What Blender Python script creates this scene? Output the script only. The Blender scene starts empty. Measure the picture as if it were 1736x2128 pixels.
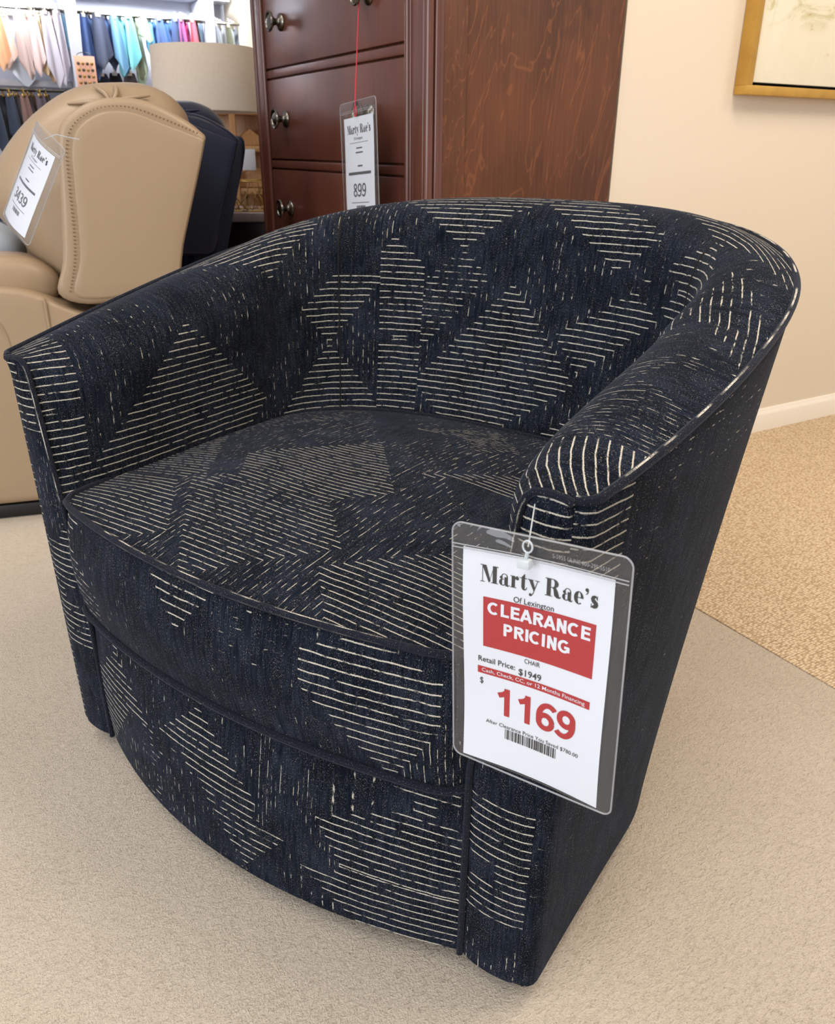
import bpy, bmesh, math, random
from math import sin, cos, pi, radians as R
from mathutils import Vector, Matrix
random.seed(7)
col = bpy.context.scene.collection
S = 0.842                      # survey units -> metres
PHI = R(-30.22)                # survey frame -> room axes
H = 0.95
F_PX = 1695.0

# ---------------------------------------------------------------- frames
_d = Vector((-24, 3796, F_PX)).normalized()
_up = -_d
_Y = (Vector((0, 0, 1)) - _up * _up.z).normalized()
_X = _Y.cross(_up)
ROWS = [Vector((_X[i], _Y[i], _up[i])) for i in range(3)]      # cam right, down, forward
RZ = Matrix.Rotation(PHI, 3, 'Z')
RZI = RZ.inverted()

def ray(u, v):
    a, b = (u - 868) / F_PX, (v - 1064) / F_PX
    return RZ @ (ROWS[0] * a + ROWS[1] * b + ROWS[2])
def on_y(u, v, y):              # room point on the plane Y = y
    r = ray(u, v); return Vector((0, 0, H)) + r * (y / r.y)
def on_fy(u, v, fy):            # room point at survey depth fy
    r = ray(u, v); fr = RZI @ r; return Vector((0, 0, H)) + r * (fy / fr.y)
def room(x, y, z=0):            # survey frame -> room frame
    return RZ @ Vector((x, y, z))

# ---------------------------------------------------------------- materials
class NT:
    def __init__(s, name):
        s.m = bpy.data.materials.new(name); s.m.use_nodes = True
        s.t = s.m.node_tree; s.n = s.t.nodes; s.l = s.t.links
        s.b = s.n['Principled BSDF']; s.out = s.n['Material Output']
    def set(s, sock, v):
        if hasattr(v, 'is_output') or isinstance(v, bpy.types.NodeSocket): s.l.new(v, sock)
        elif v is not None: sock.default_value = v
    def node(s, t, **k):
        n = s.n.new(t)
        for a, b in k.items(): setattr(n, a, b)
        return n
    def math(s, op, a, b=None, c=None, clamp=False):
        n = s.node('ShaderNodeMath', operation=op, use_clamp=clamp)
        s.set(n.inputs[0], a)
        if b is not None: s.set(n.inputs[1], b)
        if c is not None: s.set(n.inputs[2], c)
        return n.outputs[0]
    def mix(s, f, a, b):
        n = s.node('ShaderNodeMix', data_type='RGBA')
        s.set(n.inputs['Factor'], f); s.set(n.inputs[6], a); s.set(n.inputs[7], b)
        return n.outputs[2]
    def mixf(s, f, a, b):
        n = s.node('ShaderNodeMix', data_type='FLOAT')
        s.set(n.inputs['Factor'], f); s.set(n.inputs[2], a); s.set(n.inputs[3], b)
        return n.outputs[0]
    def noise(s, vec, scale, detail=2, rough=.5, sc=None, dist=0):
        if sc:
            mp = s.node('ShaderNodeMapping'); s.l.new(vec, mp.inputs[0]); mp.inputs['Scale'].default_value = sc; vec = mp.outputs[0]
        n = s.node('ShaderNodeTexNoise'); s.l.new(vec, n.inputs['Vector'])
        n.inputs['Scale'].default_value = scale; n.inputs['Detail'].default_value = detail; n.inputs['Roughness'].default_value = rough
        n.inputs['Distortion'].default_value = dist
        return n.outputs[0]
    def ramp(s, f, stops):
        n = s.node('ShaderNodeValToRGB'); s.l.new(f, n.inputs[0]); e = n.color_ramp.elements
        while len(e) < len(stops): e.new(.5)
        for i, (p, c) in enumerate(stops): e[i].position = p; e[i].color = c if len(c) == 4 else (*c, 1)
        return n.outputs[0]
    def sstep(s, x, a, b):
        n = s.node('ShaderNodeMapRange', interpolation_type='SMOOTHSTEP')
        s.set(n.inputs[0], x); n.inputs[1].default_value = a; n.inputs[2].default_value = b
        return n.outputs[0]
    def bump(s, h, st, dist=.002):
        n = s.node('ShaderNodeBump'); s.l.new(h, n.inputs['Height']); n.inputs['Strength'].default_value = st
        n.inputs['Distance'].default_value = dist; s.l.new(n.outputs[0], s.b.inputs['Normal'])
    def obj(s): return s.node('ShaderNodeTexCoord').outputs['Object']
    def uv(s): return s.node('ShaderNodeTexCoord').outputs['UV']
    def p(s, **k):
        names = dict(col='Base Color', rough='Roughness', metal='Metallic', sheen='Sheen Weight', sr='Sheen Roughness', spec='Specular IOR Level', coat='Coat Weight', cr='Coat Roughness', alpha='Alpha', trans='Transmission Weight', em='Emission Color', es='Emission Strength', st='Sheen Tint', sss='Subsurface Weight')
        for a, v in k.items():
            if isinstance(v, tuple) and len(v) == 3: v = (*v, 1)
            s.set(s.b.inputs[names[a]], v)
        return s.m
def lin(r, g, b):
    f = lambda c: ((c / 255 + .055) / 1.055) ** 2.4 if c > 10 else c / 255 / 12.92
    return (f(r), f(g), f(b))
def c4(c): return (*c, 1)
def plain(name, c, rough=.5, var=.06, **k):
    t = NT(name); n = t.noise(t.obj(), 9, 3)
    a = tuple(x * (1 - var) for x in c); b = tuple(min(1, x * (1 + var)) for x in c)
    t.p(col=t.mix(n, c4(a), c4(b)), rough=rough, **k)
    return t.m

NAVY_A = (0.0028, 0.0046, 0.0088); NAVY_B = (0.0140, 0.0195, 0.0350); CREAM = (.62, .58, .50)
def fabric(name, motifs, sp=.0118, bold=1.0, along='v'):
    """navy chenille: concentric broken cream lines round a set of centres, measured in the cloth's own UV (metres)"""
    t = NT(name); uv = t.uv(); sx = t.node('ShaderNodeSeparateXYZ'); t.l.new(uv, sx.inputs[0])
    wob = t.noise(uv, 30, 2)
    wob = t.math('MULTIPLY', t.math('SUBTRACT', wob, .5), .0035)
    U = t.math('ADD', sx.outputs[0], wob); V = t.math('ADD', sx.outputs[1], wob)
    d = st = ori = None
    for mo in motifs:
        (cx, cy, k, top, bot, side, off) = mo[:7]; side = min(1, side * 1.18)
        dx = t.math('MULTIPLY', t.math('ABSOLUTE', t.math('SUBTRACT', U, cx)), k)
        dy0 = t.math('SUBTRACT', V, cy); dy = t.math('ABSOLUTE', dy0)
        di = t.math('ADD', t.math('MAXIMUM', dx, dy), off)
        if len(mo) > 7: di = t.math('ADD', di, t.math('GREATER_THAN', dx, mo[7] * k))
        isH = t.math('GREATER_THAN', dy, dx)
        sv = t.mixf(t.math('GREATER_THAN', dy0, 0), bot, top)
        si = t.mixf(isH, side, sv)
        if d is None: d, st, ori = di, si, isH
        else:
            w = t.math('LESS_THAN', di, d)
            d2 = t.math('MINIMUM', di, d); st = t.mixf(w, st, si); ori = t.mixf(w, ori, isH); d = d2
    fr = t.math('ABSOLUTE', t.math('SUBTRACT', t.math('FRACT', t.math('DIVIDE', d, sp)), .5))
    # breaks along the lines
    nh = t.noise(uv, 1, 2, .6, sc=(75, 140, 1)); nv = t.noise(uv, 1, 2, .6, sc=(140, 60, 1))
    nb = t.mixf(ori, nv, nh)
    thr = t.math('SUBTRACT', .80, t.math('MULTIPLY', st, .44))
    keep = t.math('MULTIPLY', t.math('SUBTRACT', nb, thr), 9, clamp=True)
    fine = t.noise(uv, 900, 1)
    wid = t.math('ADD', t.math('MULTIPLY', fine, .125), t.mixf(ori, .014, .028))
    line = t.math('MULTIPLY', t.math('SUBTRACT', wid, fr), 22, clamp=True)
    line = t.math('MULTIPLY', line, keep)
    # streaks and specks of the weave
    stk = t.noise(uv, 1, 3, .65, sc=(420, 30, 1)); patch = t.noise(uv, 13, 3)
    spk = t.noise(uv, 1, 1, .5, sc=(1300, 520, 1)); sp2 = t.noise(uv, 1, 2, .6, sc=(170, 14, 1))
    spk = t.math('MULTIPLY', t.math('SUBTRACT', spk, .62), 9, clamp=True)
    spk = t.math('MULTIPLY', spk, t.math('MULTIPLY', t.math('SUBTRACT', sp2, .36), 4.5, clamp=True))
    tone = t.math('ADD', t.math('MULTIPLY', stk, 1.0), t.math('MULTIPLY', patch, .55))
    base = t.mix(t.sstep(tone, .62, 1.02), c4(NAVY_A), c4(NAVY_B))
    lc = t.mix(fine, c4(tuple(c * .72 for c in CREAM)), c4(CREAM))
    c = t.mix(t.math('MULTIPLY', line, .95 * bold), base, lc)
    c = t.mix(t.math('MULTIPLY', spk, .55), c, c4(tuple(x * .8 for x in CREAM)))
    hgt = t.math('ADD', t.math('MULTIPLY', stk, .5), t.math('ADD', t.math('MULTIPLY', line, .6), t.math('MULTIPLY', fine, .25)))
    t.bump(hgt, .55, .0015)
    return t.p(col=c, rough=.92, sheen=.08, sr=.38, st=(.50, .58, .74), spec=.06)

M = {}
#MOTIFS
MOT_IN = [(-.024, .738, 1.05, .15, 1, .5, 0), (-.13, .79, .8, 1, .8, .4, 0), (.173, .776, .68, 1, .15, .5, 0), (.222, .750, .6, .5, 1, .5, .012), (-.719, .697, .95, .1, 1, .45, 0), (-.516, .735, .9, 1, .15, .5, 0), (-.388, .608, 1.1, 1, 1, .5, 0),
          (-.245, .62, .25, 1, 1, .5, -.08, .042), (-.975, .60, .22, 1, 1, .45, -.08, .055), (.38, .84, .5, 1, 1, .4, 0), (.36, .68, .7, 1, 1, .5, 0), (.97, .53, .25, 1, 1, .5, -.08, .085), (.56, .78, .7, .8, .7, .45, 0), (.75, .75, 1.6, .2, .2, .60, 0),
          (.31, .60, 1.6, .2, .6, .6, 0), (-.34, .86, 1.4, .1, .3, .55, 0)]
MOT_SEAT = [(-.24, -.47, .8, 1, 1, .6, 0), (-.08, .03, 1.1, .2, 1, .55, 0), (.25, .10, .9, 1, 1, .55, 0), (.27, -.20, .9, .3, 1, .55, 0), (-.36, -.05, 1.2, .7, .9, .5, 0), (.02, .24, 1, .5, .8, .5, 0), (-.03, -.44, 1.0, .9, .5, .6, 0)]
MOT_BAND = [(.245, .482, .42, 1, 1, .45, -.02, .085), (-.033, .405, 1.05, 1, .1, .3, 0), (.09, .35, .9, .45, .4, .35, 0), (-.2, .36, 1.8, .1, .1, .4, 0), (.38, .33, 1.5, .2, .3, .65, 0), (-.33, .43, .8, 1, .8, .35, 0), (.6, .4, 1, 1, 1, .4, 0), (-.6, .4, 1, 1, 1, .4, 0)]
MOT_RAIL = [(-.05, .262, .85, 1, 1, .4, 0), (.30, .252, .45, 1, 1, .5, 0), (.27, .0, .75, 1, 1, .5, 0), (-.27, .25, .8, 1, 1, .4, 0), (.12, .21, 1.7, .1, .1, .6, 0), (-.16, .09, 1.2, .6, .6, .5, 0), (.04, .05, 1.1, .9, .5, .4, 0)]
MOT_OUT = [(2.12, .52, .2, 1, .3, .1, -.10, .085), (1.98, .78, .35, .5, .52, .12, 0), (1.75, .5, .8, .2, .3, .06, 0), (1.98, .40, .8, .3, .3, .06, 0), (.02, .62, .4, .9, .9, .35, 0), (.02, .30, .6, .9, .9, .3, 0), (.5, .5, .8, .5, .5, .2, 0), (1.0, .5, .8, .6, .6, .2, 0), (1.4, .6, .8, .5, .5, .1, 0)]
MOT_PAN = [(.40, .70, .30, 1, 1, .3, 0), (.41, .20, .35, 1, 1, .35, 0), (.40, .42, 2.5, .2, .2, .5, 0), (-.43, .66, .6, 1, 1, .5, 0), (-.43, .48, 2.5, .2, .2, .5, 0), (-.42, .30, .4, 1, 1, .5, 0), (-.4, .1, 1.6, .2, .2, .3, 0), (.39, .05, 1.3, .3, .5, .6, 0)]
#ENDMOTIFS
M['f_in'] = fabric('navy_cloth_inside', MOT_IN)
M['f_seat'] = fabric('navy_cloth_seat', MOT_SEAT, .0098, .9)
M['f_band'] = fabric('navy_cloth_cushion_side', MOT_BAND, .0122)
M['f_rail'] = fabric('navy_cloth_front', MOT_RAIL, .0118)
M['f_out'] = fabric('navy_cloth_outside', MOT_OUT, .0120, .85)
M['f_pan'] = fabric('navy_cloth_arm_front', MOT_PAN, .0120)
def welt_mat():
    t = NT('navy_welt'); uv = t.uv()
    sx = t.node('ShaderNodeSeparateXYZ'); t.l.new(uv, sx.inputs[0])
    n = t.noise(uv, 1, 2, .55, sc=(16, .001, 1)); f = t.noise(uv, 1, 1, .5, sc=(1100, 20, 1))
    flag = t.math('GREATER_THAN', sx.outputs[1], 5); vv = t.math('MODULO', sx.outputs[1], 10)
    c = t.math('MULTIPLY', t.math('SUBTRACT', n, .475), 12, clamp=True)
    st = t.math('LESS_THAN', t.math('ABSOLUTE', t.math('SUBTRACT', vv, t.mixf(t.math('GREATER_THAN', sx.outputs[1], 15), .27, .45))), t.mixf(t.math('GREATER_THAN', sx.outputs[1], 15), .045, .030))
    c = t.math('MULTIPLY', t.math('MULTIPLY', c, st), t.math('MULTIPLY', flag, t.sstep(f, .38, .5)))
    c = t.math('MAXIMUM', c, t.math('MULTIPLY', t.sstep(f, .66, .73), .35))
    return t.p(col=t.mix(c, c4((.009, .011, .019)), c4(CREAM)), rough=.9, sheen=.2, sr=.4, st=(.5, .53, .66), spec=.1)
M['welt'] = welt_mat()
def leather(name, c, dark=.8, rough=.42):
    t = NT(name); o = t.obj(); n = t.noise(o, 3, 3); g = t.noise(o, 260, 2)
    t.bump(g, .12, .001)
    return t.p(col=t.mix(n, c4(tuple(x * dark for x in c)), c4(c)), rough=rough, spec=.45)
M['tan'] = leather('tan_leather', lin(160, 138, 112), .90, .40)
M['tan_dark'] = plain('dark_tan_thread', lin(110, 80, 52), .7)  # thread colour of the tan recliner's stitching, browner than the leather
M['nail'] = plain('pale_brass_stitch', lin(214, 186, 140), .4)
M['navyl'] = leather('navy_leather', lin(30, 36, 62), .7, .34)
M['black'] = plain('black_plastic', (.008, .008, .008), .45)
M['dust'] = plain('black_dust_cover', (.004, .004, .004), .95)
def wood_mat(name, dark, light, rough=.33, figure=1.0, coat=.35):
    t = NT(name); o = t.obj()
    w = t.noise(o, 1, 4, .6, sc=(5, 5, 1.6), dist=1.4)
    ringv = t.math('FRACT', t.math('MULTIPLY', w, 11)); ring = t.math('ABSOLUTE', t.math('SUBTRACT', ringv, .5))
    ring = t.sstep(ring, .0, .10)
    gr = t.noise(o, 1, 4, .65, sc=(190, 190, 7)); pt = t.noise(o, 1, 2, .5, sc=(6, 6, 3))
    f = t.math('ADD', t.math('MULTIPLY', gr, .45), t.math('MULTIPLY', pt, .65))
    c = t.mix(t.sstep(f, .30, .80), c4(dark), c4(light))
    c = t.mix(t.math('MULTIPLY', t.math('SUBTRACT', 1, ring), .42 * figure), c, c4(tuple(min(1, x * 1.9) for x in light)))
    blk = t.noise(o, 1, 3, .6, sc=(7, 7, 5), dist=.6)
    c = t.mix(t.math('MULTIPLY', t.sstep(blk, .56, .74), .6 * figure), c, c4(tuple(x * .5 for x in dark)))
    return t.p(col=c, rough=rough, coat=coat, cr=.18, spec=.4)
M['cherry_front'] = wood_mat('cherry_front', lin(78, 42, 32), lin(104, 60, 46), .38, .12, .5)
M['cherry_side'] = wood_mat('cherry_side', lin(64, 33, 18), lin(104, 61, 36), .50, 1.0, .0)
M['oak'] = wood_mat('light_oak', lin(176, 124, 78), lin(214, 168, 116), .5, .3, .1)
M['gap'] = plain('drawer_gap', (.003, .002, .002), .9)
M['pewter'] = plain('pewter_knob_metal', lin(120, 116, 108), .24, metal=1.0)
def wall_mat(name, c):
    t = NT(name); o = t.obj(); t.bump(t.noise(o, 220, 3), .06, .001)
    return t.p(col=t.mix(t.noise(o, 1.5, 2), c4(tuple(x * .97 for x in c)), c4(c)), rough=.75, spec=.25)
M['wall'] = wall_mat('cream_wall', lin(222, 210, 192))
M['wall2'] = wall_mat('pale_grey_wall', lin(186, 188, 200))
M['ceil'] = wall_mat('white_ceiling', lin(238, 236, 230))
M['white'] = plain('white_trim_paint', lin(238, 230, 218), .35, .02)
def carpet():
    t = NT('plush_carpet'); o = t.obj()
    n1 = t.noise(o, 5, 4, .6); n2 = t.noise(o, 1, 3, .7, sc=(420, 420, 420)); n3 = t.noise(o, 1, 2, .5, sc=(110, 260, 1), dist=1.0)
    c = t.ramp(n1, [(.25, lin(209, 194, 174)), (.75, lin(223, 209, 191))])
    f = t.math('ADD', t.math('MULTIPLY', n2, .6), t.math('MULTIPLY', n3, .5))
    c = t.mix(t.math('MULTIPLY', t.sstep(f, .42, .66), .70), c, c4(lin(234, 220, 202)))
    c = t.mix(t.math('MULTIPLY', t.math('SUBTRACT', 1, t.sstep(f, .36, .52)), .42), c, c4(lin(166, 146, 122)))
    t.bump(f, 1.0, .008)
    return t.p(col=c, rough=.95, sheen=.2, sr=.5, spec=.1)
M['plush'] = carpet()
def berber():
    t = NT('berber_carpet'); o = t.obj()
    mp = t.node('ShaderNodeMapping'); t.l.new(o, mp.inputs[0]); mp.inputs['Scale'].default_value = (120, 210, 1)
    vo = t.node('ShaderNodeTexVoronoi'); t.l.new(mp.outputs[0], vo.inputs['Vector']); vo.inputs['Scale'].default_value = 1; vo.inputs['Randomness'].default_value = .55
    n1 = t.noise(o, 1, 3, .6, sc=(60, 9, 1)); n0 = t.noise(o, 4, 2)
    c = t.mix(n1, c4(lin(214, 192, 162)), c4(lin(238, 218, 188)))
    c = t.mix(t.math('MULTIPLY', t.sstep(vo.outputs['Distance'], .25, .75), .75), c, c4(lin(156, 126, 96)))
    t.bump(t.math('SUBTRACT', 1, vo.outputs['Distance']), .7, .006)
    return t.p(col=c, rough=.9, spec=.12)
M['berber'] = berber()
M['paper'] = plain('white_paper', (.77, .80, .87), .55, .01)
M['ink'] = plain('black_ink', (.010, .010, .011), .5)
M['ink_grey'] = plain('grey_ink', (.10, .10, .11), .5)
M['red'] = plain('red_ink', lin(176, 0, 18), .5, .02)
M['red_thread'] = plain('red_thread', lin(205, 38, 66), .5)
M['nylon'] = plain('clear_nylon', lin(205, 215, 222), .25, .02, alpha=.7)
def vinyl():
    t = NT('clear_vinyl')
    tr = t.node('ShaderNodeBsdfTransparent'); tr.inputs[0].default_value = (.93, .94, .95, 1)
    gl = t.node('ShaderNodeBsdfGlossy'); gl.inputs['Roughness'].default_value = .07
    bp = t.node('ShaderNodeBump'); bp.inputs['Strength'].default_value = .35; bp.inputs['Distance'].default_value = .01
    t.l.new(t.noise(t.obj(), 22, 2, .5, dist=.8), bp.inputs['Height']); t.l.new(bp.outputs[0], gl.inputs['Normal'])
    df = t.node('ShaderNodeBsdfDiffuse'); df.inputs[0].default_value = (.55, .55, .56, 1)
    lw = t.node('ShaderNodeLayerWeight'); lw.inputs['Blend'].default_value = .5
    fr_ = t.math('ADD', t.math('MULTIPLY', t.math('POWER', lw.outputs['Facing'], 4), .75), .035)
    m0 = t.node('ShaderNodeMixShader'); m0.inputs[0].default_value = .035; t.l.new(tr.outputs[0], m0.inputs[1]); t.l.new(df.outputs[0], m0.inputs[2])
    m1 = t.node('ShaderNodeMixShader'); t.l.new(fr_, m1.inputs[0]); t.l.new(m0.outputs[0], m1.inputs[1]); t.l.new(gl.outputs[0], m1.inputs[2])
    t.l.new(m1.outputs[0], t.out.inputs[0]); return t.m
M['vinyl'] = vinyl()
def vinyl_edge():
    t = NT('vinyl_welded_edge')
    tr = t.node('ShaderNodeBsdfTransparent'); tr.inputs[0].default_value = (.8, .82, .85, 1)
    pr = t.b; t.p(col=(.62, .63, .66), rough=.15, spec=.6)
    m = t.node('ShaderNodeMixShader'); m.inputs[0].default_value = .38; t.l.new(tr.outputs[0], m.inputs[1]); t.l.new(pr.outputs[0], m.inputs[2]); t.l.new(m.outputs[0], t.out.inputs[0]); return t.m
M['vedge'] = vinyl_edge()
def gold():
    t = NT('gold_leaf'); o = t.obj(); n = t.noise(o, 16, 4, .7)
    return t.p(col=t.mix(n, c4(lin(166, 122, 44)), c4(lin(212, 168, 84))), rough=.42, metal=.35)
M['gold'] = gold()
def painting():
    t = NT('abstract_canvas'); o = t.obj()
    a = t.noise(o, 1, 4, .7, sc=(7, 7, 4), dist=1.5); b = t.noise(o, 1, 5, .7, sc=(5, 5, 9), dist=2.5); h = t.noise(o, 1, 3, .6, sc=(26, 26, 5), dist=.8)
    sx = t.node('ShaderNodeSeparateXYZ'); t.l.new(o, sx.inputs[0])
    up = t.sstep(sx.outputs[2], .13, .20); rt = t.sstep(sx.outputs[0], .12, .24)
    c = t.mix(a, c4(lin(236, 228, 208)), c4(lin(222, 214, 190)))
    c = t.mix(t.math('MULTIPLY', t.math('MULTIPLY', t.sstep(b, .45, .62), up), .7), c, c4(lin(178, 170, 112)))
    c = t.mix(t.math('MULTIPLY', t.math('MULTIPLY', t.sstep(h, .60, .66), t.math('MAXIMUM', up, rt)), .55), c, c4(lin(146, 172, 160)))
    c = t.mix(t.math('MULTIPLY', t.math('MULTIPLY', t.sstep(b, .62, .68), t.math('MULTIPLY', rt, t.sstep(sx.outputs[2], .06, .18))), .8), c, c4(lin(176, 118, 62)))
    return t.p(col=c, rough=.7)
M['canvas'] = painting()
def linen():
    t = NT('linen_shade'); o = t.obj(); n = t.noise(o, 1, 2, .6, sc=(40, 40, 500)); m = t.noise(o, 1, 2, .6, sc=(400, 400, 30))
    f = t.math('ADD', t.math('MULTIPLY', n, .5), t.math('MULTIPLY', m, .5)); t.bump(f, .2, .001)
    return t.p(col=t.mix(f, c4(lin(200, 184, 166)), c4(lin(228, 214, 198))), rough=.85)
M['linen'] = linen()
M['brass'] = plain('brass_wire', lin(190, 160, 100), .25, metal=1.0)
M['pink'] = plain('pink_board', lin(230, 176, 152), .6)
M['palegrey'] = leather('pale_grey_cloth', lin(196, 206, 216), .95, .8)
M['espresso'] = wood_mat('espresso_wood', lin(34, 16, 16), lin(46, 22, 22), .3, .1, .4)
M['stone'] = plain('pale_table_top', lin(206, 190, 196), .3)

# ---------------------------------------------------------------- mesh helpers
def shade(me, ang=40):
    for p in me.polygons: p.use_smooth = True
    me.set_sharp_from_angle(angle=R(ang))
class MB:
    def __init__(s): s.bm = bmesh.new(); s.uv = s.bm.loops.layers.uv.new('UVMap')
    def grid(s, P, UVs=None, cu=False, cv=False, flip=False):
        n, m = len(P), len(P[0]); V = [[s.bm.verts.new(p) for p in r] for r in P]
        for i in range(n - (0 if cu else 1)):
            for j in range(m - (0 if cv else 1)):
                i2, j2 = (i + 1) % n, (j + 1) % m
                q = [(i, j), (i2, j), (i2, j2), (i, j2)]
                if flip: q.reverse()
                vs = [V[a][b] for a, b in q]
                if len(set(tuple(v.co) for v in vs)) < 3: continue
                try: f = s.bm.faces.new(vs)
                except ValueError: continue
                if UVs:
                    for l, (a, b) in zip(f.loops, q): l[s.uv].uv = UVs[a][b]
        return V
    def poly(s, pts, flip=False):
        vs = [s.bm.verts.new(p) for p in (reversed(pts) if flip else pts)]
        return s.bm.faces.new(vs)
    def box(s, a, b, bev=0, seg=2, mtx=None):
        r = bmesh.ops.create_cube(s.bm, size=1); vs = r['verts']
        c = [(a[i] + b[i]) / 2 for i in range(3)]; d = [abs(b[i] - a[i]) for i in range(3)]
        for v in vs: v.co = Vector((c[0] + v.co.x * d[0], c[1] + v.co.y * d[1], c[2] + v.co.z * d[2]))
        if bev:
            es = list({e for v in vs for e in v.link_edges})
            r = bmesh.ops.bevel(s.bm, geom=es, offset=bev, segments=seg, affect='EDGES', profile=.5)
            vs = list({v for f in r['faces'] for v in f.verts} | {v for v in vs if v.is_valid})
        if mtx: bmesh.ops.transform(s.bm, matrix=mtx, verts=[v for v in vs if v.is_valid])
        return s
    def tube(s, pts, r, n=8, closed=False, caps=True, uvv=None):
        pts = [Vector(p) for p in pts]; N = len(pts); rings = []; uvs = []; L = 0
        up0 = None
        for i, p in enumerate(pts):
            a = pts[i - 1] if (i or closed) else p; b = pts[(i + 1) % N] if (i < N - 1 or closed) else p
            t = (b - a).normalized() if (b - a).length > 1e-9 else Vector((0, 0, 1))
            if up0 is None: up0 = Vector((0, 0, 1)) if abs(t.z) < .9 else Vector((1, 0, 0))
            x = t.cross(up0).normalized(); y = x.cross(t).normalized(); up0 = y
            rr = r[i] if isinstance(r, (list, tuple)) else r
            rings.append([p + x * rr * cos(2 * pi * k / n) + y * rr * sin(2 * pi * k / n) for k in range(n)])
            if i: L += (p - pts[i - 1]).length
            uvs.append([(L, k / n + (uvv[i] if uvv else 0)) for k in range(n)])
        V = s.grid(rings, uvs, cu=closed, cv=True)
        if caps and not closed:
            s.bm.faces.new(V[0]); s.bm.faces.new(list(reversed(V[-1])))
        return s
    def lathe(s, prof, n=32, c=(0, 0, 0), axis='z'):
        P = []
        for (r, z) in prof:
            row = []
            for k in range(n):
                a = 2 * pi * k / n
                v = (r * cos(a), r * sin(a), z) if axis == 'z' else (r * cos(a), z, r * sin(a)) if axis == 'y' else (z, r * cos(a), r * sin(a))
                row.append(Vector(c) + Vector(v))
            P.append(row)
        V = s.grid(P, None, cv=True)
        for row, q in ((V[0], prof[0]), (V[-1], prof[-1])):
            if q[0] > 1e-6:
                try: s.bm.faces.new(row)
                except ValueError: pass
        return s
    def prism(s, out, y0, y1, rnd=.02, seg=5, puff=0.0, mapf=None):
        """outline in (x,z) given depth y0..y1 with rounded rims; puff swells the flat faces"""
        cx = sum(p[0] for p in out) / len(out); cz = sum(p[1] for p in out) / len(out)
        sz = min(max(p[0] for p in out) - min(p[0] for p in out), max(p[1] for p in out) - min(p[1] for p in out)) / 2
        rows = []
        def ring(k, y): return [Vector((cx + (x - cx) * k, y, cz + (z - cz) * k)) for x, z in out]
        sg = 1 if y1 > y0 else -1
        for k in (0.02, .35, .65, .85): rows.append(ring(k * (1 - rnd / sz), y0 - sg * puff * (1 - k * k)))
        for i in range(seg + 1):
            a = pi / 2 * i / seg; rows.append(ring(1 - rnd / sz * (1 - sin(a)), y0 + sg * rnd * (1 - cos(a))))
        for i in range(seg + 1):
            a = pi / 2 * (1 - i / seg); rows.append(ring(1 - rnd / sz * (1 - sin(a)), y1 - sg * rnd * (1 - cos(a))))
        for k in (.85, .65, .35, 0.02): rows.append(ring(k * (1 - rnd / sz), y1 + sg * puff * (1 - k * k)))
        V = s.grid(rows, None, cv=True)
        s.bm.faces.new(V[0]); s.bm.faces.new(list(reversed(V[-1])))
        return s
    def build(s, name, mat, parent=None, loc=None, ang=40, merge=True, solid=0):
        if merge: bmesh.ops.remove_doubles(s.bm, verts=s.bm.verts, dist=1e-6)
        bmesh.ops.recalc_face_normals(s.bm, faces=s.bm.faces)
        me = bpy.data.meshes.new(name); s.bm.to_mesh(me); s.bm.free(); me.materials.append(mat); shade(me, ang)
        o = bpy.data.objects.new(name, me); col.objects.link(o)
        if parent: o.parent = parent
        if loc: o.location = loc
        return o
def smooth(pts, n=6, closed=False):
    """Catmull-Rom through points"""
    P = [Vector(p) for p in pts]; out = []; N = len(P)
    for i in range(N if closed else N - 1):
        if closed: a, b, c, d = P[i - 1], P[i], P[(i + 1) % N], P[(i + 2) % N]
        else: a, b, c, d = P[max(i - 1, 0)], P[i], P[i + 1], P[min(i + 2, N - 1)]
        for k in range(n):
            t = k / n
            out.append(.5 * ((2 * b) + (c - a) * t + (2 * a - 5 * b + 4 * c - d) * t * t + (3 * b - a - 3 * c + d) * t ** 3))
    if not closed: out.append(P[-1])
    return out
def sm2(pts, n=5):
    return [(p.x, p.y) for p in smooth([(a, b, 0) for a, b in pts], n, True)]
def thing(name, label, cat, loc=(0, 0, 0), rz=0, group=None, rot=None):
    o = bpy.data.objects.new(name, None); col.objects.link(o); o.location = loc
    o.rotation_euler = rot if rot else (0, 0, rz)
    return tag(o, label, cat, group)
def tag(o, label, cat, group=None):
    o['label'] = label; o['category'] = cat
    if group: o['group'] = group
    return o
def struct(o): o['kind'] = 'structure'; return o

# ================================================================ the room
WY = 1.862                                   # plane of the cream wall
DY = 4.82                                    # plane of the sample display wall
DX0, DX1, DY0, DY1 = 1.0975, 1.691, 1.846, 2.992     # footprint of the chest of drawers
EX = 1.353                                   # seam between the two carpets
m = MB(); m.grid([[(-7, -5, 0), (-7, 7.5, 0)], [(EX, -5, 0), (EX, 7.5, 0)]]); m.box((-7, -5, -.05), (EX, 7.5, -.001)); struct(m.build('floor', M['plush']))
m = MB(); m.box((EX, -5, -.05), (8, 7.5, .002)); struct(m.build('floor', M['berber']))
m = MB(); m.box((1.705, WY, 0), (8, 7.5, 3.3)); struct(m.build('wall_right', M['wall']))
m = MB()
prof = [(0, 0), (.014, 0), (.014, .062), (.011, .070), (.007, .076), (.005, .083), (0, .085)]
m.grid([[(x, WY - a, b) for a, b in prof] for x in (1.70, 8)]); m.poly([(1.70, WY - a, b) for a, b in prof]); struct(m.build('baseboard_right', M['white'], ang=30))
m = MB(); m.box((-7, DY + .28, 0), (1.705, DY + .40, 3.3)); struct(m.build('wall_back', M['wall2']))
m = MB(); m.box((-7, -5, 3.3), (8, 7.5, 3.36)); struct(m.build('ceiling', M['ceil']))

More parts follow.
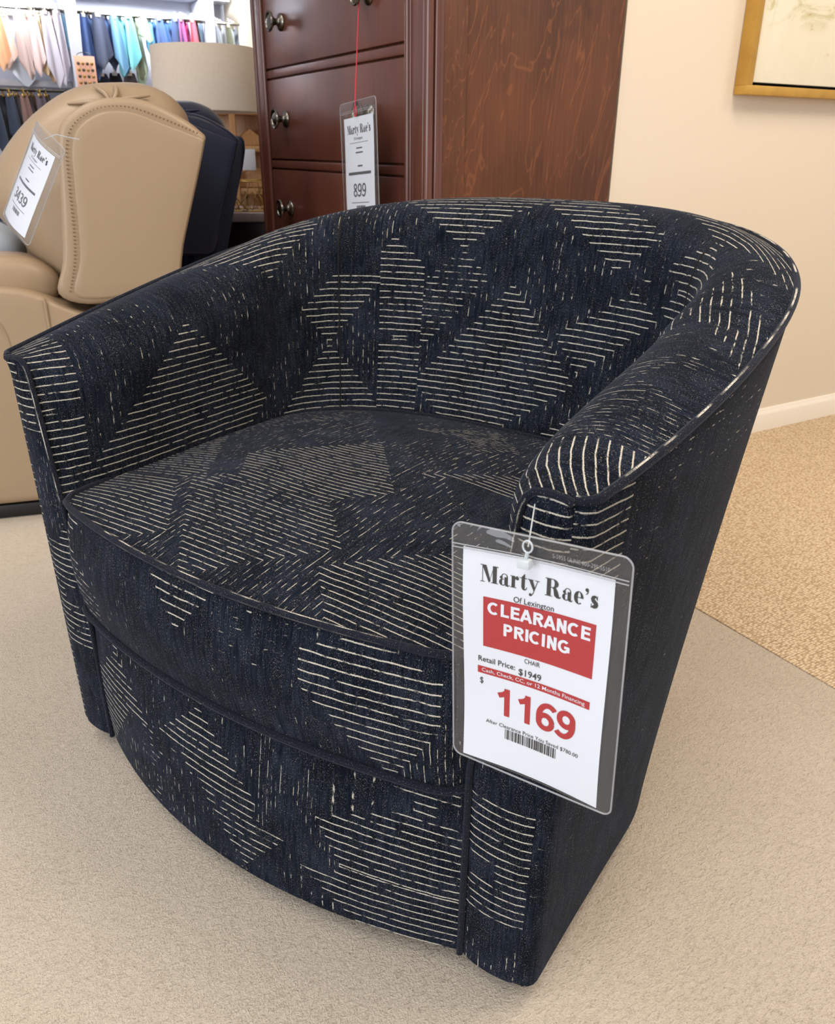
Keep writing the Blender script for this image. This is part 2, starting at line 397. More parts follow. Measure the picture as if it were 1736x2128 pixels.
# ================================================================ the barrel chair
CX, CY, YAW = -.0121, 1.2075, -.6159
c0 = room(CX, CY)
chair = thing('barrel_chair', 'navy barrel swivel chair with broken cream line pattern, price tag hanging on one arm', 'chair', c0, YAW + PHI)
NS1, NS2 = 16, 40
def halfU(wf, yf, wm, yc, db, p, r=.018):
    pts = []
    for k in range(5):
        a = pi / 2 * k / 4; pts.append((wf - r + r * sin(a), yf + r - r * cos(a)))
    for i in range(1, NS1):
        t = i / NS1; y = yf + r + (yc - yf - r) * t
        pts.append((wf + (wm - wf) * (1 - (1 - t) ** 2), y))
    for i in range(NS2 + 1):
        ph = pi / 2 * i / NS2
        pts.append((wm * max(cos(ph), 0) ** p, yc + db * sin(ph) ** p))
    pts[-1] = (0, yc + db)
    return pts
def fullU(h):
    return [(-x, y) for x, y in h] + [(x, y) for x, y in reversed(h[:-1])]
HA, HB, YTF, YB = .6712, .8493, -.3712, .003 + .5045
def rim_z(y):
    u = min(max((y - YTF) / (YB - YTF), 0), 1); return HA + (HB - HA) * (1 - (1 - u) ** 1.1037) ** 1.0767
TOP = fullU(halfU(.4635, YTF, .4994, .003, .5045, .8256))
BOT = fullU(halfU(.444, -.3704, .440, -.08, .30, .8256))
INB = fullU([(max(x, 0), y) for x, y in halfU(.352, -.3650, .385, .01, .25, .80, .0001)])
NU = len(TOP); ZB = .04
TZ = [rim_z(y) for x, y in TOP]
# outer cover
def arc(P):
    L = [0]
    for a, b in zip(P, P[1:]): L.append(L[-1] + (Vector(b) - Vector(a)).length)
    return L
AO = arc([((a[0] + b[0]) / 2, (a[1] + b[1]) / 2) for a, b in zip(TOP, BOT)])
rows, uvs = [], []
NK = 26
def outer_pt(i, k):
    g = k ** 1.2; a, b = BOT[i], TOP[i]
    return Vector((a[0] + (b[0] - a[0]) * g, a[1] + (b[1] - a[1]) * g, ZB + (TZ[i] - ZB) * k))
for i in range(NU):
    rows.append([outer_pt(i, k / NK) for k in range(NK + 1)]); uvs.append([(AO[i], p.z) for p in rows[-1]])
m = MB(); m.grid(rows, uvs); m.build('outer_cover', M['f_out'], chair, ang=60)
# inner cover: rim roll + inside wall
def section(i):
    x, y = TOP[i]; bx, by = INB[i]; z = TZ[i]
    T = Vector((x, y, z)); B = Vector((bx, by, .33))
    u = min(max((y - YTF) / (YB - YTF), 0), 1); u = u * u * (3 - 2 * u)
    d = Vector((bx - x, by - y, 0))
    if i in (0, NU - 1) or y < YTF + .03: d = Vector((bx - x, 0, 0)); B = Vector((bx, y, .33))
    n = d.normalized(); e = 1 - math.exp(-11 * min(max((y - YTF) / (YB - YTF), 0), 1))
    t = .0685 + .074 * e - max(0, .4635 - abs(x)) * (1 if y < YTF + .03 else 0)
    P = [T, T + n * .010 + Vector((0, 0, .003 + .002 * e)), T + n * t * .45 + Vector((0, 0, .004 + .014 * e)), T + n * t * .78 + Vector((0, 0, .002 + .004 * e)), T + n * t * .97 + Vector((0, 0, -.010 - .012 * e)),
         T + n * (t + .003 + .003 * e) + Vector((0, 0, -.028 - .038 * e))]
    Q = P[-1]
    for k in range(1, 6): P.append(Q.lerp(B, k / 5) - n * .006 * sin(pi * k / 5) * u)
    return smooth(P, 5)
SEC = [section(i) for i in range(NU)]
ref = [s[28] for s in SEC]; AI = arc([(p.x, p.y) for p in ref]); mid = AI[NU // 2]
rows, uvs = SEC, []
for i, s in enumerate(SEC):
    L = arc(s); tot = L[-1]; uvs.append([(AI[i] - mid, .33 + tot - l) for l in L])
m = MB(); m.grid(rows, uvs); inner = m.build('inner_cover', M['f_in'], chair, ang=60)
# stitched seams running down the inside of the back
for sgn in (-1, 1):
    idx = NU // 2 + sgn * 22
    m = MB(); m.tube([p + Vector((0, 0, .0)) for p in SEC[idx][14:]], .0016, 6); m.build('back_seam', M['dust'], chair)
# rim welt
def welt(pts, name, parent, r=.0045, closed=False, uvv=None):
    m = MB(); m.tube(pts, r, 8, closed=closed, uvv=uvv); return m.build(name, M['welt'], parent)
pts = [Vector((x, y, z + .002)) for (x, y), z in zip(TOP, TZ)]
welt(pts, 'rim_welt', chair, .0048, uvv=[10 if x > 0 else 0 for x, y in TOP])
# arm front panels
for sgn, i in ((-1, 0), (1, NU - 1)):
    s = SEC[i]; outer = [outer_pt(i, k / NK) for k in range(NK + 1)]
    A = [Vector((s[-1].x * (1 - .01 * (1 - k / 8)), s[-1].y, ZB + (.33 - ZB) * k / 8)) for k in range(8)] + list(reversed(s))
    def resample(P, n):
        L = arc(P); o = []
        for k in range(n + 1):
            t = L[-1] * k / n; j = 0
            while j < len(L) - 2 and L[j + 1] < t: j += 1
            f = (t - L[j]) / max(L[j + 1] - L[j], 1e-9); o.append(Vector(P[j]).lerp(Vector(P[j + 1]), min(f, 1)))
        return o
    A2, O2 = resample(A, 70), resample(outer, 70)
    rows, uvs = [], []
    for a, o in zip(A2, O2):
        r = []
        for k in range(9):
            t = k / 8; p = a.lerp(o, t); p = Vector((p.x, p.y - .007 * sin(pi * t) ** .6 if 0 < k < 8 else p.y, p.z)); r.append(p)
        rows.append(r); uvs.append([(p.x, p.z) for p in r])
    m = MB(); m.grid(rows, uvs); pn = m.build('arm_front_panel', M['f_pan'], chair, ang=60)
    w = [p + Vector((0, -.004, 0)) for p in A2]
    welt(w, 'panel_welt', pn, .0042, uvv=[20 if p.z > .60 or sgn < 0 and p.z > .3 else 0 for p in A2])
# front rail
WI = .353
def bow(x, y0, b): return y0 - b * (1 - (x / WI) ** 2)
rows, uvs = [], []
for i in range(49):
    x = -WI + 2 * WI * i / 48; r = []
    for k in range(17):
        t = k / 16; z = ZB + (.305 - ZB) * t
        r.append(Vector((x * (1 + .002 * t), bow(x, -.3690, .0731) * (1 - t) + bow(x, -.366, .044) * t - .006 * sin(pi * t), z)))
    rows.append(r); uvs.append([(x, p.z) for p in r])
m = MB(); m.grid(rows, uvs); m.build('front_rail', M['f_rail'], chair, ang=60)
# deck under the cushion, dust cover, swivel base
m = MB(); m.grid([[(x, bow(x, -.362, .040), .303), (x, .22 * (1 - (x / .40) ** 4) + .0, .303)] for x in [-.355 + .71 * i / 24 for i in range(25)]]); m.build('seat_deck', M['dust'], chair)
under = [(x * .985, y, ZB + .004) for x, y in BOT] + [(x, bow(x, -.366, .0731), ZB + .004) for x in [WI - 2 * WI * i / 24 for i in range(25)]]
m = MB(); m.poly(under); m.build('dust_cover', M['dust'], chair)
m = MB(); m.lathe([(0, 0), (.25, 0), (.262, .006), (.262, .020), (.25, .026), (.12, .028), (.12, .043), (0, .043)], 48, (0, -.03, 0)); m.build('swivel_base', M['black'], chair)
# seat cushion
def cushion_outline():
    pts = []
    fw = .350
    for i in range(41):                       # front edge, left to right
        x = -fw + 2 * fw * i / 40; e = abs(x) / fw
        y = -.384 - .050 * (1 - e ** 2) + .020 * max(0, (e - .92) / .08) ** 2
        pts.append((x, y))
    right = []
    for i in range(1, 12):
        t = i / 12; right.append((fw + .034 * (1 - (1 - t) ** 2), -.364 + (.02 + .364) * t))
    for i in range(0, 25):
        ph = pi / 2 * i / 24; right.append((.384 * max(cos(ph), 0) ** .8, .02 + .255 * sin(ph) ** .8))
    right[-1] = (0, .275)
    pts += right + [(-x, y) for x, y in reversed(right[:-1])]
    return pts
CO = cushion_outline(); NC = len(CO); cc = Vector((0, -.08))
AC = arc([(*p, 0) for p in CO] + [(*CO[0], 0)]); frontmid = AC[20]
ZT, ZL = .478, .300
rows, uvs = [], []
for j in range(11):                            # boxing
    t = j / 10; z = ZL + (ZT - ZL) * t; b = .016 * sin(pi * t)
    r = []
    for k, (x, y) in enumerate(CO):
        n = Vector((x, y - cc.y, 0)).normalized(); r.append(Vector((x + n.x * b * .3, y + n.y * b, z)))
    r.append(r[0].copy()); rows.append(r); uvs.append([(AC[k] - frontmid, z) for k in range(NC + 1)])
m = MB(); m.grid(rows, uvs)
cush = m.build('seat_cushion', M['f_band'], chair, ang=70)
def crown(x, y, k):
    dip = .004 * sin(x * 17 + y * 9) * (1 - k)
    return ZT + (.032 * (1 - k ** 2.4)) + dip
rows, uvs = [], []
for k in [1, .985, .96, .92, .86, .78, .68, .56, .44, .32, .2, .1, 0]:
    r = [Vector((cc.x + (x - cc.x) * k, cc.y + (y - cc.y) * k, crown(x * k, y * k, k))) for x, y in CO]; r.append(r[0].copy())
    rows.append(r); uvs.append([(p.x, p.y) for p in r])
m = MB(); m.grid(rows, uvs); m.build('cushion_top', M['f_seat'], cush, ang=70)
m = MB(); m.poly([(x, y, ZL) for x, y in CO]); m.build('cushion_underside', M['dust'], cush)
uvt = [10 if (-.22 < x < .29 and y < -.3) else 0 for x, y in CO]
welt([Vector((x * 1.004, y - (.003 if y < -.3 else 0), ZT + .001)) for x, y in CO], 'top_welt', cush, .0048, True, uvt)
welt([Vector((x * 1.004, y - (.004 if y < -.3 else 0), ZL + .001)) for x, y in CO], 'lower_welt', cush, .0050, True, [0] * NC)

# ================================================================ price tags
def font_mesh(txt, size, bold=0.0, sx=1.0, align='LEFT'):
    c = bpy.data.curves.new('t', 'FONT'); c.body = txt; c.size = size; c.offset = bold * size; c.align_x = align; c.resolution_u = 3
    o = bpy.data.objects.new('t', c); col.objects.link(o)
    bpy.context.view_layer.update()
    me = bpy.data.meshes.new_from_object(o.evaluated_get(bpy.context.evaluated_depsgraph_get()))
    bpy.data.objects.remove(o); bpy.data.curves.remove(c)
    P = [(v.co.x * sx, v.co.y) for v in me.vertices]; F = [list(p.vertices) for p in me.polygons]
    bpy.data.meshes.remove(me); return P, F
# display serif letters: heavy stems, hairlines and flat serifs, built from outlines on a 1-unit cap height
def bez(p0, p1, p2, p3, n=8):
    return [tuple((1 - t) ** 3 * a + 3 * (1 - t) ** 2 * t * b + 3 * (1 - t) * t * t * c + t ** 3 * d for a, b, c, d in zip(p0, p1, p2, p3)) for t in [k / n for k in range(n)]]
def ell(cx, cy, rx, ry, a0, a1, n=20): return [(cx + rx * cos(a0 + (a1 - a0) * k / n), cy + ry * sin(a0 + (a1 - a0) * k / n)) for k in range(n + 1)]
def rc(x0, y0, x1, y1): return [(x0, y0), (x1, y0), (x1, y1), (x0, y1)]
def bowl(cx, cy, rx, ry, hx, hy, a0=0, a1=2 * pi, dx=0, n=26):
    o = ell(cx, cy, rx, ry, a0, a1, n); i = ell(cx + dx, cy, hx, hy, a0, a1, n)
    return [[o[k], o[k + 1], i[k + 1], i[k]] for k in range(n)]
GL = {
 'M': (1.10, [rc(.0, 0, .28, .04), rc(.12, 0, .155, 1), rc(.0, .96, .30, 1), [(.10, 1), (.36, 1), (.63, .12), (.53, .0)], [(.53, .0), (.585, .14), (.86, 1), (.82, 1)], rc(.76, 0, 1.0, 1), rc(.66, 0, 1.10, .04), rc(.80, .96, 1.10, 1)]),
 'R': (.98, [rc(.10, 0, .34, 1), rc(0, 0, .44, .04), rc(0, .96, .5, 1), rc(.3, .50, .5, .54)] + bowl(.46, .75, .33, .25, .10, .21, -pi / 2, pi / 2) + [[(.48, .54), (.62, .54), (.74, .40), (.76, .10), (.84, .03), (.95, .10), (.98, .08), (.90, -.02), (.72, -.02), (.56, .08), (.54, .38), (.44, .50)]]),
 'a': (.66, [rc(.34, .10, .54, .50)] + bowl(.34, .50, .20, .20, .14, .165, 0, pi) + [ell(.14, .46, .085, .085, 0, 2 * pi)[:-1]] + bowl(.24, .19, .22, .20, .05, .17, pi * .4, pi * 1.75) + [[(.34, .36), (.40, .40), (.40, .36), (.24, .34), (.24, .37)], [(.34, .14), (.54, .14), (.56, .05), (.60, .05), (.66, .10), (.66, .06), (.58, -.02), (.44, -.02), (.36, .06)]]),
 'r': (.52, [rc(.08, 0, .28, .68), rc(0, 0, .38, .04), rc(0, .64, .2, .68), ell(.42, .56, .095, .095, 0, 2 * pi)[:-1], [(.26, .50), (.33, .66), (.44, .70), (.46, .66), (.36, .62), (.28, .44)]]),
 't': (.46, [[(.12, .12), (.20, .0), (.32, -.02), (.32, .9), (.28, .9), (.12, .70)], rc(0, .64, .44, .68), [(.18, .1), (.24, -.02), (.36, -.02), (.44, .06), (.47, .18), (.44, .18), (.40, .08), (.32, .04)]]),
 'y': (.68, [[(.06, .68), (.28, .68), (.46, .22), (.38, .02)], rc(0, .64, .34, .68), rc(.44, .64, .70, .68), [(.58, .66), (.62, .66), (.36, -.10), (.26, -.24), (.22, -.22), (.32, -.08)], ell(.18, -.19, .085, .085, 0, 2 * pi)[:-1]]),
 'e': (.60, bowl(.30, .34, .28, .36, .09, .32, pi * .02, pi * 1.72, .03) + [rc(.2, .34, .58, .38)]),
 's': (.50, [[(.04, .50), (.10, .64), (.24, .70), (.34, .68), (.42, .60), (.40, .48), (.38, .48), (.34, .60), (.26, .66), (.18, .64), (.16, .58), (.24, .50), (.44, .34), (.48, .20), (.42, .05), (.26, -.02), (.10, .02), (.08, .08), (.18, .03), (.27, .04), (.31, .11), (.24, .20), (.08, .34)], [(.05, -.01), (.08, -.01), (.10, .22), (.06, .22)], [(.40, .46), (.43, .46), (.43, .69), (.40, .69)]]),
 "'": (.30, [ell(.13, .88, .10, .10, 0, 2 * pi)[:-1], [(.14, .80), (.23, .86), (.20, .70), (.08, .60), (.07, .63), (.15, .72)]]),
 ' ': (.30, []),
}
def serif(txt, size, sx=1.0):
    P, F = [], []; x = 0
    for ch in txt:
        w, ps = GL[ch]
        for p in ps:
            b = len(P); P += [((x + a) * size * sx, c * size) for a, c in p]; F.append(list(range(b, b + len(p))))
        x += w + .035
    return P, F
def stroke(path, w):
    Q = []; n = len(path)
    for i in range(n):
        a = Vector(path[max(i - 1, 0)]); b = Vector(path[min(i + 1, n - 1)]); p = Vector(path[i]); t = (b - a).normalized()
        k = 1.0
        if 0 < i < n - 1:
            d1 = (p - a).normalized(); k = 1 / max(.6, abs(d1.dot(t)))
        nn = Vector((-t.y, t.x)) * (w / 2 * k); Q.append((p + nn, p - nn))
    return [[tuple(Q[i][0]), tuple(Q[i + 1][0]), tuple(Q[i + 1][1]), tuple(Q[i][1])] for i in range(n - 1)]
def sans_glyph(ch, w):
    h = w / 2; E = ell
    G = {'C': (.80, [E(.40, .5, .30, .5 - h, R(48), R(312))]), 'L': (.68, [[(.10 + h, 1), (.10 + h, 0)], [(.10, h), (.64, h)]]),
     'E': (.74, [[(.10 + h, 1), (.10 + h, 0)], [(.10, h), (.68, h)], [(.10, .52), (.64, .52)], [(.10, 1 - h), (.67, 1 - h)]]),
     'A': (.78, [[(.08, 0), (.385, 1)], [(.70, 0), (.395, 1)], [(.2, .30), (.58, .30)]]),
     'R': (.80, [[(.10 + h, 1), (.10 + h, 0)], [(.10, 1 - h)] + [(.46 + .17 * cos(a), .73 + (.27 - h) * sin(a)) for a in [pi / 2 - pi * k / 10 for k in range(11)]] + [(.10, .46 + h)], [(.42, .50), (.68, 0)]]),
     'P': (.74, [[(.10 + h, 1), (.10 + h, 0)], [(.10, 1 - h)] + [(.42 + .17 * cos(a), .70 + (.30 - h) * sin(a)) for a in [pi / 2 - pi * k / 10 for k in range(11)]] + [(.10, .40 + h)]]),
     'N': (.82, [[(.10 + h, 1), (.10 + h, 0)], [(.62, 1), (.62, 0)], [(.10 + h, 1), (.62, 0)]]), 'I': (.36, [[(.18, 1), (.18, 0)]]),
     'G': (.86, [E(.42, .5, .31, .5 - h, R(48), R(325)), [(.44, .44), (.76, .44)], [(.70, .50), (.70, .10)]]),
     '1': (.60, [[(.40, 1), (.40, 0)], [(.42, .92), (.30, .78), (.12, .70)]]),
     '6': (.60, [E(.31, .32, .24 - h * .3, .32 - h, 0, 2 * pi), E(.40, .46, .33 - h * .3, .54 - h, R(48), R(200))]),
     '9': (.60, [E(.30, .68, .24 - h * .3, .32 - h, 0, 2 * pi), E(.21, .54, .33 - h * .3, .54 - h, R(228), R(380))]),
     '8': (.60, [E(.30, .27, .22, .27 - h, 0, 2 * pi), E(.30, .75, .19, .25 - h, 0, 2 * pi)]),
     '3': (.60, [E(.27, .27, .23, .27 - h, R(-150), R(92)), E(.27, .745, .20, .255 - h, R(-92), R(150))]),
     '4': (.60, [[(.44, 1), (.44, 0)], [(.42, .98), (.04, .30)], [(.02, .29), (.58, .29)]])}
    return G[ch]
def sans(txt, w=.2, gap=-.03):
    P, F = [], []; x = 0
    for ch in txt:
        adv, paths = sans_glyph(ch, w)
        for pa in paths:
            for q in stroke(pa, w):
                b = len(P); P += [(x + a, c) for a, c in q]; F.append([b, b + 1, b + 2, b + 3])
        x += adv + gap
    return P, F
def fitw(PF, width, cap=None, capsrc=1.0):
    """scale lettering to a printed width and capital height"""
    P, F = PF; x0 = min(p[0] for p in P); x1 = max(p[0] for p in P); k = width / (x1 - x0)
    ky = cap / capsrc if cap else k
    return [((a - x0) * k, b * ky) for a, b in P], F
def printed(name, mat, parent, parts, W, Hh, lift=.0012, curl=None):
    """parts: (P,F,x,y) with x,y in the sheet's own 0..1 coordinates from its upper left corner"""
    m = MB(); bm = m.bm
    for P, F, x, y in parts:
        X0 = (x - .5) * W; Z0 = (.5 - y) * Hh
        vs = [bm.verts.new((X0 + a, 0, Z0 + b)) for a, b in P]
        for f in F:
            try: bm.faces.new([vs[k] for k in f])
            except ValueError: pass
    bmesh.ops.triangulate(bm, faces=[f for f in bm.faces if len(f.verts) > 4])
    for v in bm.verts: v.co.y = (curl(v.co.x, v.co.z) if curl else 0) - lift
    for f in bm.faces:
        pass
    me = bpy.data.meshes.new(name)
    bm.to_mesh(me); bm.free(); me.materials.append(mat)
    o = bpy.data.objects.new(name, me); col.objects.link(o); o.parent = parent; return o
def rrect(w, h, r, n=6, cx=0, cz=0):
    o = []
    for (sx, sz, a0) in ((1, 1, 0), (-1, 1, pi / 2), (-1, -1, pi), (1, -1, 3 * pi / 2)):
        for k in range(n + 1):
            a = a0 + pi / 2 * k / n; o.append((cx + sx * (w / 2 - r) + r * cos(a), cz + sz * (h / 2 - r) + r * sin(a)))
    return o
def rectP(w, h, n=8):
    P = [(w * i / n, -h * j / n) for i in range(n + 1) for j in range(n + 1)]
    return P, [[i * (n + 1) + j, (i + 1) * (n + 1) + j, (i + 1) * (n + 1) + j + 1, i * (n + 1) + j + 1] for i in range(n) for j in range(n)]
def barcode(w, h, n=30, seed=3):
    rnd = random.Random(seed); P, F = [], []; x = 0
    tot = []
    for i in range(n): tot.append((rnd.choice([1, 1, 2, 3]), rnd.choice([1, 1, 2])))
    L = sum(a + b for a, b in tot); u = w / L
    for a, b in tot:
        k = len(P); P += [(x, 0), (x + a * u, 0), (x + a * u, -h), (x, -h)]; F.append([k, k + 1, k + 2, k + 3]); x += (a + b) * u
    return P, F
def make_tag(label, loc, mtx3, W, Hh, paper, kind, curl, cat='price tag'):
    root = thing('price_tag', label, cat, loc); root.rotation_euler = mtx3.to_euler()
    pw, ph, px, pz = paper
    # sleeve: front and back films, welded edge
    out = rrect(W, Hh, W * .055)
    def film(yo):
        m = MB(); nx, nz = 14, 18; rows = []
        for i in range(nx + 1):
            row = []
            for j in range(nz + 1):
                x = (i / nx - .5) * W; z = (j / nz - .5) * Hh
                # pull corners in
                r = W * .055; ax, az = abs(x) - (W / 2 - r), abs(z) - (Hh / 2 - r)
                if ax > 0 and az > 0:
                    l = math.hypot(ax, az)
                    if l > r: x -= math.copysign(ax - ax * r / l, x); z -= math.copysign(az - az * r / l, z)
                e = 1 - max(abs(2 * x / W), abs(2 * z / Hh)) ** 6
                row.append((x, curl(x, z) + yo * e, z))
            rows.append(row)
        m.grid(rows); return m
    f1 = film(-.0035).build('clear_sleeve', M['vinyl'], root, ang=80)
    film(.003).build('sleeve_back', M['vinyl'], f1, ang=80)
    m = MB(); m.tube([(x, curl(x, z), z) for x, z in out], .0008, 6, closed=True)
    for zz in (Hh * .5 - W * .115, Hh * .5 - W * .135):
        m.tube([(x, curl(x, zz) - .003, zz) for x in [(-.49 + .98 * k / 12) * W for k in range(13)]], .0006, 5)
    m.build('welded_edge', M['vedge'], f1)
    m = MB(); rows = [[(px + (i / 40 - .5) * pw, curl(px + (i / 40 - .5) * pw, pz + (j / 48 - .5) * ph), pz + (j / 48 - .5) * ph) for j in range(49)] for i in range(41)]
    m.grid(rows); pp = m.build('paper_sheet', M['paper'], root, ang=80)
    pp.location = (0, 0, 0)
    cu = lambda x, z: curl(x + px, z + pz)
    def place(o): o.location = (px, 0, pz); return o
    k = pw
    CS = .73          # capital height of the plain font per unit size
    def line(txt, x0, x1, base, cap, bold=0.0): return (*fitw(font_mesh(txt, 1.0, bold), (x1 - x0) * pw, cap * ph, CS), x0, base)
    if kind == 'clear':
        place(printed('red_banner', M['red'], pp, [(*rectP(.759 * pw, .230 * ph), .144, .203)], pw, ph, .0003, cu))
        place(printed('red_rule', M['red'], pp, [(*rectP(.80 * pw, .034 * ph), .104, .533)], pw, ph, .0003, cu))
        place(printed('shop_name_lettering', M['ink'], pp, [(*fitw(serif("Marty Rae's", 1.0), .783 * pw, .075 * ph), .122, .137)], pw, ph, .0005, cu))
        for nm, ln in (('town_line', line('Of Lexington', .35, .621, .199, .026, .003)), ('item_line', line('CHAIR', .438, .547, .462, .022)), ('retail_price_line', line('Retail Price:', .11, .373, .508, .026, .009)),
                       ('retail_price_figure', line('$1949', .399, .56, .523, .031, .009)), ('dollar_sign', line('$', .121, .146, .615, .030, .004)), ('savings_line', line('After Clearance Price You Saved $780.00', .169, .851, .803, .018))):
            place(printed(nm, M['ink'], pp, [ln], pw, ph, .0006, cu))
        for nm, ln in (('clearance_word', (*fitw(sans('CLEARANCE'), .697 * pw, .056 * ph), .175, .277)), ('pricing_word', (*fitw(sans('PRICING'), .455 * pw, .056 * ph), .288, .362)),
                       ('payment_terms_line', line('Cash, Check, CC, or 12 Months Financing', .136, .872, .556, .018, .003))):
            place(printed(nm, M['paper'], pp, [ln], pw, ph, .0007, cu))
        place(printed('price_numerals', M['red'], pp, [(*fitw(sans('1169', .175, .075), .570 * pw, .132 * ph), .250, .744)], pw, ph, .0005, cu))
        place(printed('barcode', M['ink'], pp, [(*barcode(.381 * pw, .048 * ph), .313, .808)], pw, ph, .0005, cu))
        P, F = fitw(font_mesh('S-5955 ULINE 800-295-5510', 1.0), .31 * W, .016 * Hh, CS)
        printed('embossed_lettering', M['vedge'], f1, [(P, F, .585, .058)], W, Hh, .0052, curl)
    else:
        price = kind
        place(printed('shop_name_lettering', M['ink'], pp, [(*fitw(serif("Marty Rae's", 1.0), .783 * pw, .078 * ph), .11, .145)], pw, ph, .0005, cu))
        for nm, ln in (('town_line', line('Of Lexington', .33, .62, .20, .026, .003)), ('fine_print_line', (*rectP(.62 * pw, .004 * ph), .18, .225)), ('fine_print_line', (*rectP(.20 * pw, .012 * ph), .40, .27)), ('fine_print_line', (*rectP(.24 * pw, .012 * ph), .38, .31)),
                       ('fine_print_line', (*rectP(.16 * pw, .014 * ph), .44, .43)), ('dark_rule', (*rectP(.76 * pw, .026 * ph), .12, .49)), ('fine_print_line', (*rectP(.60 * pw, .006 * ph), .20, .77)), ('barcode', (*barcode(.30 * pw, .05 * ph, 24, 5), .36, .80))):
            place(printed(nm, M['ink_grey'], pp, [ln], pw, ph, .0005, cu))
        place(printed('price_numerals', M['ink_grey'], pp, [(*fitw(sans(price, .13, .05), (.42 if len(price) == 3 else .56) * pw, .125 * ph), .28 if len(price) == 3 else .2, .72)], pw, ph, .0006, cu))
    return root
def rect_from_pixels(TL, TR, BR, BL, scale_to):
    r = [ray(*q) for q in (TL, TR, BR, BL)]
    # t0 r0 + t2 r2 = t1 r1 + t3 r3, t0 = 1
    A = Matrix((( -r[1].x, r[2].x, -r[3].x), (-r[1].y, r[2].y, -r[3].y), (-r[1].z, r[2].z, -r[3].z)))
    t1, t2, t3 = A.inverted() @ (-r[0])
    P = [r[0] * scale_to, r[1] * t1 * scale_to, r[2] * t2 * scale_to, r[3] * t3 * scale_to]
    return [Vector((0, 0, H)) + p for p in P]
def tag_frame(P):
    C = sum(P, Vector()) / 4; ex = ((P[1] - P[0]) + (P[2] - P[3])).normalized(); ez = ((P[0] - P[3]) + (P[1] - P[2]))
    ez = (ez - ex * ez.dot(ex)).normalized(); ey = ez.cross(ex)
    W = ((P[1] - P[0]).length + (P[2] - P[3]).length) / 2; Hh = ((P[0] - P[3]).length + (P[1] - P[2]).length) / 2
    return C, Matrix((ex, ey, ez)).transposed(), W, Hh
#TAGS
P = rect_from_pixels((942, 1078), (1313, 1160), (1278, 1695), (947, 1562), .70)
C, Mx, W, Hh = tag_frame(P)
print('TAG', [round(x, 3) for x in C], 'W,H real', W * S, Hh * S, [tuple(round(c, 3) for c in p) for p in P])
cl = lambda x, z: .004 * sin(z * 22) * (x / .1) + .003 * cos(x * 30)
big = make_tag('large clear sleeve tag with red clearance banner, hanging on the navy chair arm', C, Mx, W, Hh, (W * .847, Hh * .90, -W * .009, -Hh * .040), 'clear', cl)
#ENDTAGS
# nylon fastener
m = MB(); inv = Mx.transposed()
def tl(v): return inv @ (Vector(v) - C)
px_ = W / 370; hx, hz = -.040 * W, Hh * .5 - 16 * px_
hk = Vector((hx, -.006, hz))
ar = on_y(1112, 1052, 1)                       # direction only
# anchor on the arm front panel (chair local y = -.378)
rot = Matrix.Rotation(YAW + PHI, 3, 'Z'); camL = rot.transposed() @ (Vector((0, 0, H)) - c0); dL = rot.transposed() @ ray(1112, 1048)
tt = (-.380 - camL.y) / dL.y; anchor = rot @ (camL + dL * tt) + c0
a = tl(anchor)
m.tube([a, a.lerp(hk, .5), hk], .0007, 6)
m.tube([hk + Vector((10 * px_ * cos(t), -.001, 12 * px_ * sin(t))) for t in [2 * pi * k / 16 for k in range(16)]], 2 * px_, 6, closed=True)
m.tube([hk + Vector((0, -.001, -12 * px_)), hk + Vector((-3 * px_, -.001, -28 * px_))], 4 * px_, 8)
m.box((hx - 17 * px_, -.012, hz - 44 * px_), (hx + 10 * px_, -.004, hz - 24 * px_), 4 * px_)
m.build('loop_fastener', M['nylon'], big)

# ================================================================ chest of drawers
chest = thing('chest_of_drawers', 'tall dark cherry wood chest of drawers with round pewter knobs', 'chest of drawers', (DX0, DY0, 0))
DW = DY1 - DY0; DD = DX1 - DX0; ZS = 1 / S
m = MB()
m.box((.012, 0.006, .06), (DD, DW - .006, 1.72), .003)
body = m.build('carcass', M['cherry_side'], chest)
m = MB(); m.box((-.02, -.022, 1.72), (DD + .01, DW + .022, 1.755), .012, 3); m.box((-.01, -.012, 1.70), (DD, DW + .012, 1.72), .004); m.build('top_board', M['cherry_side'], chest)
m = MB(); m.box((-.010, -.012, 0), (DD, DW + .012, .075), .006); m.build('plinth', M['cherry_front'], chest)
# face frame, corner posts and beads
post = .083 / S
for y0, sg in ((0, 1), (DW, -1)):
    m = MB()
    m.box((-.004, y0 + sg * .012, .075), (.03, y0 + sg * (post - .018), 1.70), .002)
    for yy, rr in ((post - .008, .009), (post - .022, .004), (.016, .004)):
        m.tube([(-.004, y0 + sg * yy, .075), (-.004, y0 + sg * yy, 1.70)], rr, 10)
    m.tube([(.004, y0 + sg * .006, .075), (.004, y0 + sg * .006, 1.70)], .012, 14)
    m.tube([(.022, y0 - sg * .001, .075), (.022, y0 - sg * .001, 1.70)], .007, 10)
    m.box((.016, y0 - sg * .003, .075), (.040, y0 + sg * .008, 1.70), .003)
    m.build('corner_post', M['cherry_front'], chest)
m = MB(); m.box((.040, -.0005, .075), (.105, .008, 1.70), .001); m.build('side_stile', M['cherry_side'], chest)
dz = .2270 / S; z0 = .742 / S
m = MB()
rails = [z0 + dz * k for k in (-3, -2, -1, 0, 1, 2, 3)]
for z in rails:
    if z > .05: m.box((-.002, post, z + .004), (.028, DW - post, z + (.0265 / S) - .004), .003)
m.build('front_rails', M['cherry_front'], chest)
